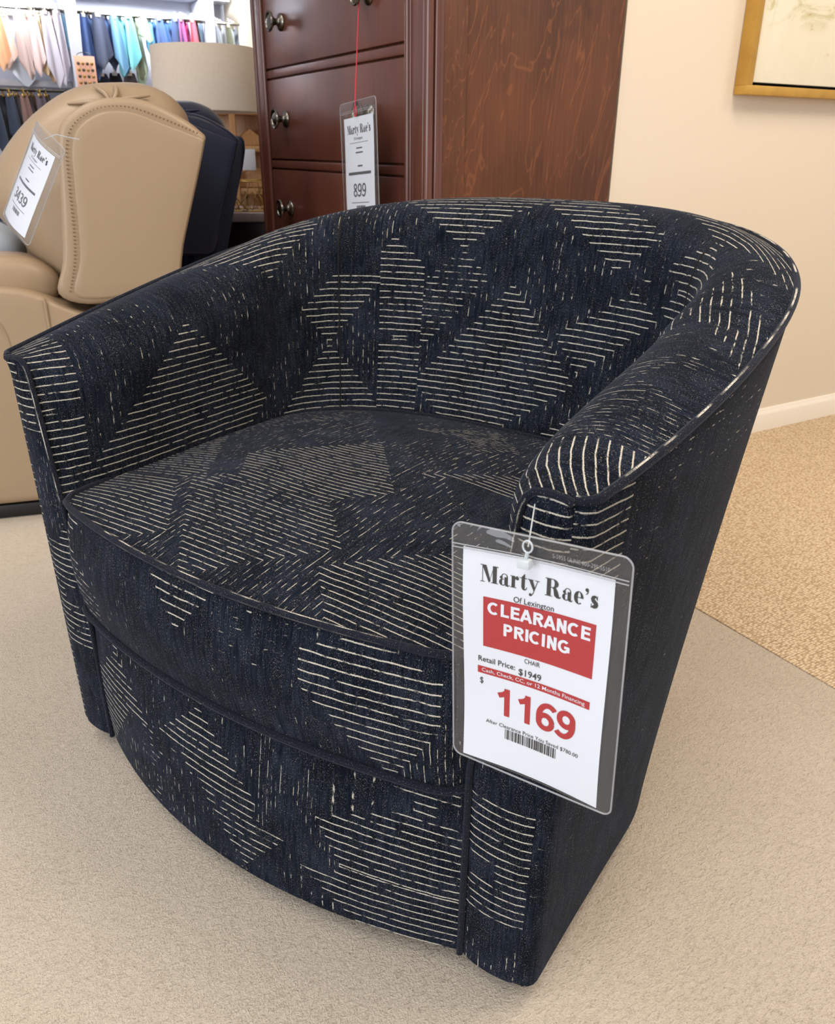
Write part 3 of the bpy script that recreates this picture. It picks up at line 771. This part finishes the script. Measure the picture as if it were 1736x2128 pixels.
def knob(parent, y, z):
    m = MB()
    m.lathe([(r * 1.35, x * 1.3) for r, x in [(0, 0), (.017, 0), (.0185, -.003), (.017, -.006), (.009, -.009), (.0065, -.014), (.0085, -.020), (.014, -.025), (.0195, -.028), (.0215, -.0315), (.0200, -.035), (.0165, -.0335), (.0155, -.031), (.012, -.0325), (.006, -.036), (0, -.037)]], 32, (0, 0, 0), 'x')
    return m.build('knob', M['pewter'], parent, (-.002, y, z), 50)
m = MB(); m.box((.020, post - .004, .08), (.027, DW - post + .004, 1.70)); m.build('drawer_recess', M['gap'], chest)
ky = [DW * .24, DW - DW * .20]
for k in range(-3, 4):
    za = z0 + dz * k + .0265 / S; zb = z0 + dz * (k + 1)
    if k == 3: zb = 1.695
    if za < .05: continue
    m = MB(); m.box((-.003, post + .006, za + .001), (.03, DW - post - .004, zb - .001), .003)
    d = m.build('drawer', M['cherry_front'], chest)
    if zb - za > .12:
        for y in (.245 / S, .748 / S): knob(d, y, (za + zb) / 2)

# small tag on a red thread
def flat_frame(TL, TR, BR, BL, px):   # tag facing a room direction, hung in a vertical plane X = px
    P = []
    for q in (TL, TR, BR, BL):
        r = ray(*q); P.append(Vector((0, 0, H)) + r * (px / r.x))
    return P
PX = DX0 - .090
P = flat_frame((707, 214), (776, 203), (789, 462), (723, 472), PX)
C2, Mx2, W2, H2 = tag_frame(P)
print('TAG2', C2, W2 * S, H2 * S)
H2b = W2 * 1.62
C2 = C2 + Vector((0, 0, (H2 - H2b) / 2)) if H2b > H2 else C2
t2 = make_tag('clear sleeve tag reading 899 on a red thread against the dark chest', C2, Mx2, W2, max(H2, H2b), (W2 * .80, max(H2, H2b) * .86, .0, -H2 * .05), '899', lambda x, z: .003 * sin(z * 14) + .004 * sin(x * 18))
inv2 = Mx2.transposed(); kn = Vector((DX0 - .030, DY0 + .247 / S, 1.09 / S)); h0 = Vector((0, -.004, max(H2, H2b) * .46))
m = MB(); a = inv2 @ (kn - C2); m.tube([a, a.lerp(h0, .5), h0], .0014, 6); m.tube([h0 + Vector((.006 * cos(t), 0, .012 * sin(t) - .012)) for t in [2 * pi * k / 12 for k in range(12)]], .0012, 6, closed=True)
m.build('red_string', M['red_thread'], t2)

# ================================================================ picture
px0 = 2.8689 * .5030 + 1.2257 * .8643 - .356
fr = thing('framed_painting', 'gold floater frame around a pale abstract canvas on the cream wall', 'painting', (px0, WY, 1.0975))
PWd, PH, FD = 1.25, .95, .047
m = MB(); L = .024
for a, b in (((0, -FD, 0), (PWd, -.002, L)), ((0, -FD, PH - L), (PWd, -.002, PH)), ((0, -FD, L), (L, -.002, PH - L)), ((PWd - L, -FD, L), (PWd, -.002, PH - L))): m.box(a, b, .0015)
m.build('picture_frame', M['gold'], fr)
m = MB(); m.box((L - .002, -.010, L - .002), (PWd - L + .002, -.004, PH - L + .002)); m.build('backing', M['dust'], fr)
m = MB(); m.box((L + .008, -.040, L + .008), (PWd - L - .008, -.010, PH - L - .008), .002); m.build('canvas', M['canvas'], fr)

# ================================================================ recliners
def make_recliner(label, cat_loc, rz, mat, detail, nailmat, bo=0.0):
    root = thing('recliner', label, 'recliner', cat_loc, rz)
    Wd = .84
    wing = [(.153, .609), (.174, .684), (.189, .793), (.200, .897), (.206, .955), (.226, 1.005), (.295, 1.046), (.369, 1.055), (.437, 1.043), (.506, 1.008), (.538, .984), (.549, .972), (.546, .958), (.532, .911), (.503, .822), (.47, .72), (.435, .60), (.337, .592), (.22, .580)]
    wing_s = []
    for i, p in enumerate(wing): wing_s.append(p)
    wing_s = sm2(wing, 4)
    def ins(o, k, cx=.36, cz=.80): return [(cx + (x - cx) * k, cz + (z - cz) * k) for x, z in o]
    for y0, y1 in ((.0, .10), (Wd - .10, Wd)):
        m = MB(); m.prism(wing_s, y0, y1, .016, 4, 0); w = m.build('back_wing', mat, root, ang=50)
        yy = y0 - .003 if y0 < .1 else y1 + .003
        pan = sm2([(.190, .612), (.214, .683), (.223, .757), (.229, .862), (.236, .940), (.254, .984), (.290, 1.012), (.328, 1.025), (.384, 1.024), (.450, 1.001), (.520, .976), (.542, .966), (.542, .955), (.529, .911), (.500, .822), (.467, .72), (.433, .606), (.337, .600), (.23, .594)], 4)
        m = MB(); m.prism(pan, yy, yy + (.012 if y0 < .1 else -.012), .006, 3, 0); m.build('side_panel', mat, w, ang=50)
        if detail and y0 < .1:
            line = smooth([(.182, -.006, .612), (.204, -.006, .683), (.214, -.006, .757), (.220, -.006, .862), (.227, -.006, .945), (.246, -.006, .991), (.284, -.006, 1.020), (.326, -.006, 1.034), (.384, -.006, 1.033), (.452, -.006, 1.010), (.533, -.006, .978)], 6)
            L = arc(line); m = MB(); n = 78
            for k in range(n):
                t = L[-1] * (k + .5) / n; j = 0
                while L[j + 1] < t: j += 1
                f = (t - L[j]) / (L[j + 1] - L[j]); p = line[j].lerp(line[j + 1], f); dr = (line[j + 1] - line[j]).normalized()
                m.tube([p - dr * .0022 + Vector((.003, 0, .001)), p + dr * .0022 - Vector((.003, 0, .001))], .0016, 5)
            m.build('stitching', nailmat, w)
    crown_o = sm2([(.055, .74), (.015, .81), (.035, .895), (.088, .965), (.165, 1.037), (.250, 1.080), (.345, 1.098), (.430, 1.090), (.498, 1.054), (.522, .984), (.48, .8), (.42, .6), (.22, .57), (.14, .62)], 4)
    m = MB(); m.prism(crown_o, .075, Wd - .075, .11, 7, .02)
    # soft gathers on the pillow
    for v in m.bm.verts:
        if v.co.y < .28 and v.co.z > .9: v.co += Vector((0, 0, .005 * sin(v.co.x * 34 + v.co.y * 30) * (1 - v.co.y / .28)))
    m.build('back_pillow', mat, root, ang=60)
    m = MB()
    for a, b, c in (((.335, .07, 1.046), (.325, .085, 1.066), (.300, .115, 1.083)), ((.340, .07, 1.048), (.352, .088, 1.068), (.350, .125, 1.088)), ((.345, .07, 1.050), (.385, .08, 1.058), (.430, .10, 1.064)), ((.330, .07, 1.046), (.290, .078, 1.047), (.235, .10, 1.043))):
        pts = smooth([a, b, c], 6); m.tube(pts, [.001 + .0045 * sin(pi * (i + .3) / (len(pts))) for i in range(len(pts))], 8)
    m.build('pillow_gathers', mat, root, ang=60)
    m = MB(); m.prism(sm2([(.40 + bo, .10), (.41 + bo, .5), (.47 + bo, .76), (.52 + bo, .94), (.49 + bo, .985), (.42, .92), (.34, .5), (.34, .10)], 3), .06, Wd - .06, .015, 3); m.build('outside_back', mat, root, ang=50)
    arm_o = sm2([(-.62, .07), (-.63, .30), (-.62, .56), (-.58, .612), (-.45, .630), (-.2, .634), (-.05, .632), (.05, .624), (.11, .605), (.16, .578), (.24, .545), (.34, .52), (.46, .50), (.47, .30), (.47, .07), (.2, .055), (-.3, .055)], 3)
    for y0, y1 in ((0.015, .19), (Wd - .19, Wd - .015)):
        m = MB(); m.prism(arm_o, y0, y1, .020, 4, .004); am = m.build('arm', mat, root, ang=50)
        s = -1 if y0 < .1 else 1; yf = (y0 if y0 < .1 else y1) + s * .003
        if detail:
            m = MB(); m.tube(smooth([(.118, yf, .600), (.118, yf, .45), (.122, yf, .30), (.122, yf, .07)], 6), .0035, 6); m.tube(smooth([(-.012, yf, .565), (.010, yf, .53), (.020, yf, .47), (.022, yf, .36)], 6), .0028, 6); m.build('arm_seam', mat, am)
        pad = sm2([(-.50, .60), (-.48, .665), (-.30, .690), (-.08, .700), (.06, .695), (.13, .665), (.15, .62), (.10, .575), (-.2, .57), (-.42, .57)], 4)
        m = MB(); m.prism(pad, y0 + .03, y1 + (.03 if y0 < .1 else -.04), .045, 5, .01); m.build('arm_pad', mat, am, ang=60)
    m = MB(); m.prism(sm2([(-.60, .36), (-.66, .42), (-.64, .50), (-.55, .53), (-.2, .52), (.05, .50), (.10, .42), (.0, .34), (-.4, .33)], 4), .19, Wd - .19, .04, 4, .01); m.build('seat_cushion', mat, root, ang=60)
    m = MB(); m.box((-.60, .18, .09), (.40, Wd - .18, .40), .02); m.prism(sm2([(-.60, .10), (-.645, .2), (-.64, .36), (-.58, .38), (-.56, .10)], 3), .19, Wd - .19, .02); m.build('footrest_front', mat, root, ang=50)
    m = MB(); m.box((-.50, .08, 0), (.40, Wd - .08, .065), .01); m.box((-.55, .05, 0), (.44, .11, .042), .01); m.box((-.55, Wd - .11, 0), (.44, Wd - .05, .042), .01); m.build('rocker_base', M['black'], root)
    return root
az = math.atan2(.295, .955)
rl = room(-1.05, 2.04)
make_recliner('tan leather wingback recliner with stitched side panel and a price tag', rl, az + PHI, M['tan'], True, M['tan_dark'])
nl = room(-1.05 + .955 * .168 - .295 * .87, 2.04 + .295 * .168 + .955 * .87)
make_recliner('navy leather recliner standing behind the tan recliner', nl, az + PHI, M['navyl'], False, M['navyl'], .055)
# tag on the tan recliner
P = rect_from_pixels((72, 253), (127, 318), (78, 522), (0, 440), 1.90)
# build it as an upright rectangle in its own plane
def rectify(P, asp=1.55):
    C, Mx, W, Hh = tag_frame(P); return C, Mx, W, Hh
def tilt_plane(pts, org, nrm):
    out = []
    for q in pts:
        r = ray(*q); t = (org - Vector((0, 0, H))).dot(nrm) / r.dot(nrm); out.append(Vector((0, 0, H)) + r * t)
    return out
org = room(-1.02, 1.90, .90)
best = None
for ia in range(-80, 81, 4):
    for ib in range(-70, 71, 4):
        nrm = RZ @ Vector((sin(R(ia)) * cos(R(ib)), -cos(R(ia)) * cos(R(ib)), sin(R(ib))))
        P = tilt_plane([(76, 254), (126, 305), (77, 521), (2, 438)], org, nrm)
        ex = (P[1] - P[0] + P[2] - P[3]) / 2; ez = (P[0] - P[3] + P[1] - P[2]) / 2
        cst = abs(ex.dot(ez) / ex.length / ez.length) + .5 * abs(ez.length / ex.length - 1.45)
        if ib > 0 and (best is None or cst < best[0]): best = (cst, P, ia, ib)
P = best[1]
C3, Mx3, W3, H3 = tag_frame(P); print('TAG3 solve', best[0], best[2:])
print('TAG3', C3, W3 * S, H3 * S)
t3 = make_tag('clear sleeve tag reading 3439 hanging on the tan leather recliner back', C3, Mx3, W3, H3, (W3 * .80, H3 * .84, -.003, -H3 * .04), '3439', lambda x, z: -.012 * sin((x + .06) * 22) + .004 * sin(z * 14))
m = MB(); m.tube([(0, -.004, H3 * .44), (.004, .01, H3 * .52), (.010, .05, H3 * .56)], .0010, 6); m.build('string', M['nylon'], t3)

# pale cushion on the tan seat
q = on_fy(-50, 500, 2.42)
pcu = thing('throw_cushion', 'pale blue-grey cushion resting on the seat of the tan recliner', 'cushion', (q.x, q.y, q.z - .10), az + PHI)
m = MB(); m.prism(sm2([(-.20, .0), (-.21, .10), (-.12, .17), (.0, .165), (.10, .11), (.11, .03), (.04, -.02), (-.10, -.03)], 5), -.10, .16, .07, 6, .01); m.build('cushion_body', M['palegrey'], pcu, ang=70)

# ================================================================ side table, lamp, basket
tc = room(-.93, 4.17)
tb = thing('side_table', 'dark espresso side table with pale top behind the navy recliner', 'table', tc, PHI)
m = MB(); m.box((-.30, -.24, .636), (.34, .24, .676), .006); m.build('table_top', M['stone'], tb)
m = MB(); m.box((-.27, -.22, .47), (.31, .22, .636), .005); ap = m.build('apron', M['espresso'], tb)
m = MB(); m.box((-.275, -.225, .08), (.315, .22, .47), .004); m.build('cabinet', M['espresso'], tb)
for x in (-.25, .27):
    for y in (-.20, .17): m = MB(); m.box((x, y, 0), (x + .035, y + .035, .09), .003); m.build('leg', M['espresso'], tb)
lc = room(-.975, 4.17)
lp = thing('table_lamp', 'table lamp with wide beige linen drum shade', 'lamp', (lc.x, lc.y, .676))
sr, zt, zb = .236, 1.352 - .676, 1.095 - .676
m = MB(); m.lathe([(sr * .98, zb), (sr, zb), (sr * .965, zt), (sr * .945, zt), (sr * .98, zb)], 64); m.build('lamp_shade', M['linen'], lp)
m = MB(); m.lathe([(0, 0), (.075, 0), (.078, .01), (.07, .018), (.03, .03), (.05, .09), (.065, .15), (.05, .22), (.018, .27), (.012, .30), (.012, .46), (0, .46)], 32); m.build('lamp_base', M['stone'], lp)
m = MB(); m.tube([(-sr * .96, 0, zt - .01), (sr * .96, 0, zt - .01)], .003, 6); m.tube([(0, -sr * .96, zt - .01), (0, sr * .96, zt - .01)], .003, 6); m.tube([(0, 0, .45), (0, 0, zt)], .005, 8); m.build('shade_spider', M['brass'], lp)
bc = room(-.79, 4.08)
bk = thing('wire_basket', 'openwork brass wire basket on the pale topped side table', 'basket', (bc.x, bc.y, .676))
m = MB(); rnd = random.Random(4)
for k in range(46):
    a = rnd.uniform(0, 2 * pi); b = a + rnd.uniform(-.9, .9); z1 = rnd.uniform(.06, .135)
    m.tube([(.095 * cos(a), .095 * sin(a), .002), (.10 * cos((a + b) / 2), .10 * sin((a + b) / 2), z1 * .5), (.10 * cos(b), .10 * sin(b), z1)], .0022, 5)
m.build('wire_strands', M['brass'], bk)
m = MB()
for z in (.004, .13):
    m = MB(); m.tube([(.1 * cos(t), .1 * sin(t), z) for t in [2 * pi * k / 28 for k in range(28)]], .0035, 6, closed=True); m.build('rim_hoop', M['brass'], bk)

# oak hutch behind
oc = room(-.98, 4.62)
ok = thing('oak_hutch', 'light oak open hutch seen between the lamp shade and the dark chest', 'shelf', (oc.x, oc.y, 0), PHI)
m = MB()
m.box((-.34, 0, 0), (-.30, .20, 1.13), .003); m.box((.36, 0, 0), (.40, .20, 1.13), .003); m.box((-.34, .185, 0), (.40, .20, 1.13))
m.build('carcass', M['oak'], ok)
for z in (.04, .40, .72, .925, 1.10):
    m = MB(); m.box((-.30, .0, z), (.36, .185, z + .03), .003); m.build('shelf', M['oak'], ok)
m = MB(); m.box((.005, -.010, .42), (.035, 0.01, 1.13), .002); m.build('centre_stile', M['oak'], ok)
m = MB(); m.prism([(-.02, .752), (.34, .752), (.34, .79), (.28, .85), (.12, .85), (-.02, .81)], .05, .09, .008, 2); m.build('carved_rail', M['oak'], ok)
cd = on_fy(517, 332, 4.58)
m = MB(); m.box((-.035, 0, -.05), (.035, .006, .05), .002); cdo = m.build('white_card', M['paper'], None, (cd.x, cd.y, cd.z)); cdo.rotation_euler.z = PHI
tag(cdo, 'small white card on the oak hutch beside the navy recliner', 'card')
bx = on_fy(518, 283, 4.72)
obx = thing('wooden_box', 'small gabled oak box standing on the upper shelf of the hutch', 'box', (bx.x, bx.y, .956), PHI + .3)
m = MB(); m.prism([(-.055, 0), (.055, 0), (.055, .04), (0, .08), (-.055, .04)], -.04, .04, .004, 2); m.build('box_body', M['oak'], obx)

# ================================================================ fabric sample display
def dp(u, v): return on_y(u, v, DY)
# posts and header of the display
for (u0, u1) in ((148, 170), (436, 450)):
    a, b = dp(u0, 100), dp(u1, 100)
    m = MB(); m.box((a.x, DY - .01, .0), (b.x, DY + .275, dp(300, -20).z - .002), .004); o = m.build('display_post', M['wall2']); tag(o, 'pale display post %s' % ('with the pink sample board' if u0 < 200 else 'right of the red and pink fabric samples'), 'post', 'posts of the fabric display')
a, b = dp(-260, 0), dp(640, 0)
hz0 = dp(300, 8).z
m = MB(); m.box((a.x, DY + .12, dp(300, -20).z), (1.69, DY + .275, 2.4), .004); o = m.build('display_header', M['wall2']); tag(o, 'pale header panel above the hanging fabric samples', 'panel')
zr = dp(150, 22).z; zl = dp(100, 188).z
for z, nm in ((zr, 'upper steel rail carrying the bright fabric samples'), (zl, 'lower steel rail carrying the dark fabric samples')):
    m = MB(); m.tube([(a.x, DY + .04, z), (b.x, DY + .04, z)], .007, 8); o = m.build('hanging_rail', M['pewter']); tag(o, nm, 'rail')
    if z == zl:
        m = MB(); m.box((a.x, DY + .10, z + .02), (dp(147, 100).x, DY + .275, z + .05), .003); o2 = m.build('display_shelf', M['wall2']); tag(o2, 'narrow pale shelf above the lower row of dark samples', 'shelf')
matc = {}
def cloth_mat(c):
    k = tuple(c)
    if k not in matc:
        t = NT('sample_cloth'); o = t.obj(); n = t.noise(o, 25, 2)
        cc_ = lin(*c); matc[k] = t.p(col=t.mix(n, c4(tuple(x * .85 for x in cc_)), c4(cc_)), rough=.85, sheen=.2)
    return matc[k]
def swatch_mesh(w, L, seed):
    """draped sheet gathered at a top clip with a pointed lower corner"""
    rnd = random.Random(seed); nx, nz = 8, 10; tip = rnd.choice([.25, .35, .6, .7]); ph = rnd.uniform(0, 6); sk = rnd.uniform(.0, .22)
    m = MB(); rows = []
    for j in range(nz + 1):
        t = j / nz; row = []
        for i in range(nx + 1):
            s = i / nx; ww = w * (.55 + .45 * t ** .8)
            low = L * (1 - .30 * abs(s - tip) / max(tip, 1 - tip))
            z = -t * low; x = (s - .5) * ww + sk * w * t; y = .010 * sin(s * 7 + ph) * (.3 + t) - .004 * t
            row.append((x, y, z))
        rows.append(row)
    back = [[(x, y + .003, z) for x, y, z in r] for r in rows]
    m.grid(rows); m.grid(back, flip=True)
    edge = [rows[j][0] for j in range(nz + 1)] + rows[nz][1:] + [rows[j][nx] for j in range(nz - 1, -1, -1)]
    eb = [(x, y + .003, z) for x, y, z in edge]; m.grid([edge, eb])
    return m
ORD = ['first', 'second', 'third', 'fourth', 'fifth', 'sixth', 'seventh', 'eighth', 'ninth', 'tenth', 'eleventh', 'twelfth', 'thirteenth', 'fourteenth', 'fifteenth', 'sixteenth', 'seventeenth', 'eighteenth', 'nineteenth', 'twentieth']
NAMES = {(222, 168, 128): 'apricot', (232, 200, 190): 'blush', (205, 212, 226): 'ivory white', (214, 188, 186): 'dusty rose', (212, 176, 138): 'tan', (226, 200, 160): 'sand', (188, 164, 160): 'mauve', (190, 184, 198): 'lilac grey', (150, 200, 232): 'sky blue',
  (52, 78, 132): 'deep blue', (74, 100, 152): 'blue', (70, 78, 104): 'slate', (110, 160, 196): 'powder blue', (120, 196, 206): 'aqua', (110, 176, 210): 'light blue', (150, 172, 148): 'sage', (112, 116, 96): 'olive', (66, 110, 172): 'cobalt', (58, 76, 120): 'indigo',
  (196, 40, 96): 'crimson', (160, 84, 140): 'plum', (226, 100, 120): 'coral pink', (110, 90, 96): 'taupe', (176, 212, 236): 'ice blue', (190, 196, 204): 'silver grey', (150, 158, 172): 'grey', (222, 226, 232): 'off-white',
  (30, 34, 44): 'black', (66, 56, 62): 'dark brown', (84, 74, 84): 'charcoal', (120, 92, 86): 'brown', (44, 54, 76): 'ink blue'}
sid = [0]
def swatches(lst, group, where, back=0.0):
    """lst: (u_top, v_top, u_bottom, v_bottom, width px, colour)"""
    seen = {}
    for idx, (u, v, v2, wpx, c) in enumerate(lst):
        a = dp(u, v); b = dp(u, v2); w = abs((dp(u + wpx, v) - a).x) * 1.35; L = (a.z - b.z)
        yy = DY + .02 + .030 * (idx % 3) + back
        nm = NAMES[c]; lab = '%s fabric sample, %s %s' % (nm, ORD[idx], where)
        r = thing('fabric_sample', lab, 'fabric sample', (a.x, yy, a.z), 0, group)
        sid[0] += 1
        swatch_mesh(w, L, sid[0] * 3).build('cloth', cloth_mat(c), r, ang=80)
        m = MB(); m.tube([(0, 0.006 + .020 * cos(t), .012 + .016 * sin(t)) for t in [2 * pi * k / 10 for k in range(10)]], .003, 5, closed=True); m.box((-w * .14, -.004, -.012), (w * .14, .008, .004), .002)
        m.build('hanger_clip', M['brass'] if 'lower' in where else M['white'], r)
b1 = [(-8, 26, 150, 24, (222, 168, 128)), (6, 24, 146, 26, (232, 200, 190)), (20, 22, 180, 46, (205, 212, 226)), (36, 26, 168, 22, (188, 164, 160)), (44, 26, 150, 22, (214, 188, 186)), (56, 26, 146, 22, (232, 200, 190)), (66, 24, 162, 20, (214, 188, 186)), (74, 24, 158, 22, (226, 200, 160)), (84, 22, 172, 20, (212, 176, 138)), (94, 22, 184, 24, (190, 184, 198)),
      (104, 20, 152, 20, (188, 164, 160)), (114, 20, 176, 22, (212, 176, 138)), (118, 20, 180, 20, (190, 184, 198)), (133, 22, 110, 9, (150, 200, 232))]
swatches(b1, 'pale fabric samples on the upper rail', 'from the left, upper rail, before the pink board')
b2 = [(174, 28, 160, 20, (52, 78, 132)), (182, 28, 168, 24, (74, 100, 152)), (192, 28, 150, 24, (74, 100, 152)), (204, 28, 146, 30, (70, 78, 104)), (218, 30, 120, 20, (74, 100, 152)), (228, 30, 148, 22, (70, 78, 104)), (238, 32, 154, 20, (110, 160, 196)), (248, 32, 158, 20, (120, 196, 206)), (258, 32, 162, 24, (110, 176, 210)), (268, 32, 150, 20, (120, 196, 206)), (278, 32, 168, 18, (112, 116, 96)), (286, 34, 186, 20, (150, 172, 148)), (298, 36, 88, 22, (150, 172, 148)),
      (312, 36, 120, 16, (110, 176, 210)), (322, 36, 120, 16, (66, 110, 172)), (332, 36, 124, 18, (74, 100, 152)), (344, 37, 126, 18, (66, 110, 172)), (356, 38, 124, 18, (66, 110, 172)), (366, 38, 122, 20, (58, 76, 120))]
swatches(b2, 'blue and green fabric samples on the upper rail', 'blue or green sample right of the pink board')
b2b = [(378, 38, 126, 12, (160, 84, 140)), (386, 38, 126, 12, (196, 40, 96)), (394, 39, 128, 12, (160, 84, 140)), (402, 40, 128, 14, (226, 100, 120)), (411, 40, 128, 12, (110, 90, 96)), (420, 42, 122, 18, (176, 212, 236))]
swatches(b2b, 'red and pink fabric samples', 'in the red run above the lamp shade')
b3 = [(450 + 9 * k, 48 + k, 130, 13, c) for k, c in enumerate([(150, 158, 172), (190, 196, 204), (222, 226, 232), (112, 116, 96), (190, 196, 204), (150, 158, 172), (222, 226, 232), (190, 196, 204), (176, 212, 236), (222, 226, 232)])]
swatches(b3, 'grey fabric samples beside the chest', 'in the grey run beside the dark chest')
b4 = [(-14, 196, 330, 22, (44, 54, 76)), (-2, 196, 320, 24, (30, 34, 44)), (10, 196, 320, 24, (30, 34, 44)), (20, 196, 310, 22, (44, 54, 76)), (30, 196, 300, 20, (66, 56, 62)), (40, 196, 290, 20, (84, 74, 84)), (50, 196, 290, 20, (120, 92, 86)), (60, 196, 290, 20, (66, 56, 62)), (70, 196, 290, 18, (120, 92, 86)), (84, 196, 290, 22, (84, 74, 84)), (98, 196, 290, 22, (66, 56, 62))]
swatches(b4, 'dark fabric samples on the lower rail', 'from the left on the lower rail')
b5 = [(196, 150, 200, 26, (30, 34, 44)), (220, 150, 200, 26, (44, 54, 76)), (250, 148, 205, 28, (30, 34, 44)), (276, 150, 210, 28, (66, 56, 62))]
swatches(b5, 'dark samples behind the blue samples', 'of the dark cloths below the blue samples', .06)
# pink sample board
pc = dp(176, 146); w = abs((dp(198, 146) - dp(156, 146)).x); h = dp(176, 116).z - dp(176, 182).z
pb = thing('sample_board', 'small pink board with rows of nailhead samples on the display post', 'sample board', (pc.x, DY - .03, pc.z - .01))
m = MB(); m.box((-w / 2, -.005, -h / 2), (w / 2, .005, h / 2), .002); bd = m.build('board', M['pink'], pb)
for i in range(4):
    for j in range(4):
        x = (-.33 + .22 * i) * w; z = (.26 - .20 * j) * h
        m = MB(); m.lathe([(0, -.009), (.006, -.008), (.009, -.004), (.009, 0)], 10, (x, 0, z), 'y')
        m.build('nailhead', M['brass'] if (i + j) % 2 else M['pewter'], bd)
m = MB(); m.tube([(w * .35 * cos(t), 0, h / 2 + .015 * sin(t)) for t in [pi * k / 10 for k in range(11)]], .002, 6); m.build('hanging_wire', M['pewter'], pb)

# ================================================================ light
def area(name, loc, target, size, power, colr, sy=None):
    l = bpy.data.lights.new(name, 'AREA'); l.energy = power; l.color = colr; l.size = size
    if sy: l.shape = 'RECTANGLE'; l.size_y = sy
    o = bpy.data.objects.new(name, l); col.objects.link(o); o.location = Vector(loc)
    o.rotation_euler = (Vector(target) - Vector(loc)).to_track_quat('-Z', 'Y').to_euler(); return o
#LIGHTS
area('ceiling_panel_light', (1.6, 0.2, 3.2), (1.6, 0.6, 0), 1.2, 40, (1, .86, .69))
area('ceiling_panel_light', (3.8, -.4, 3.2), (3.6, 0.4, 0), 1.2, 34, (1, .88, .73))
area('ceiling_panel_light', (-1.2, 0.0, 3.2), (-1.0, 0.2, 0), 1.4, 30, (1, .96, .92))
area('ceiling_panel_light', (-.8, 2.6, 3.2), (-1.2, 3.6, .5), 1.4, 30, (1, .96, .92))
area('window_daylight', (-4.6, -1.2, 1.7), (0, 1.2, .6), 3.0, 118, (.88, .93, 1), 2.2)
for u in (30, 262, 345, 495):
    p = dp(u, 20)
    area('display_spot', (p.x, DY - .10, p.z + .16), (p.x, DY + .22, p.z - .05), .10, 3.0, (.92, .97, 1), .06)
#ENDLIGHTS
w = bpy.data.worlds.new('world'); bpy.context.scene.world = w; w.use_nodes = True
w.node_tree.nodes['Background'].inputs[0].default_value = (.93, .95, 1, 1); w.node_tree.nodes['Background'].inputs[1].default_value = .75

# ================================================================ scale survey units to metres
done = set()
for o in bpy.data.objects:
    o.location = o.location * S
    if o.type == 'MESH' and o.data.name not in done:
        done.add(o.data.name); o.data.transform(Matrix.Scale(S, 4))
    if o.type == 'LIGHT': o.data.size *= S; o.data.size_y *= S

# ================================================================ camera
cam = bpy.data.cameras.new('camera'); co = bpy.data.objects.new('camera', cam); col.objects.link(co)
cam.sensor_fit = 'HORIZONTAL'; cam.sensor_width = 36; cam.lens = 36 * F_PX / 1736; cam.clip_start = .02
rr = [RZ @ ROWS[0], RZ @ -ROWS[1], RZ @ -ROWS[2]]
mm = Matrix((rr[0], rr[1], rr[2])).transposed().to_4x4(); mm.translation = Vector((0, 0, H * S)); co.matrix_world = mm
cam.dof.use_dof = True; cam.dof.focus_distance = .80; cam.dof.aperture_fstop = 20
sc_ = bpy.context.scene; sc_.camera = co
sc_.view_settings.view_transform = 'Standard'; sc_.view_settings.look = 'None'; sc_.view_settings.exposure = 0; sc_.view_settings.gamma = 1
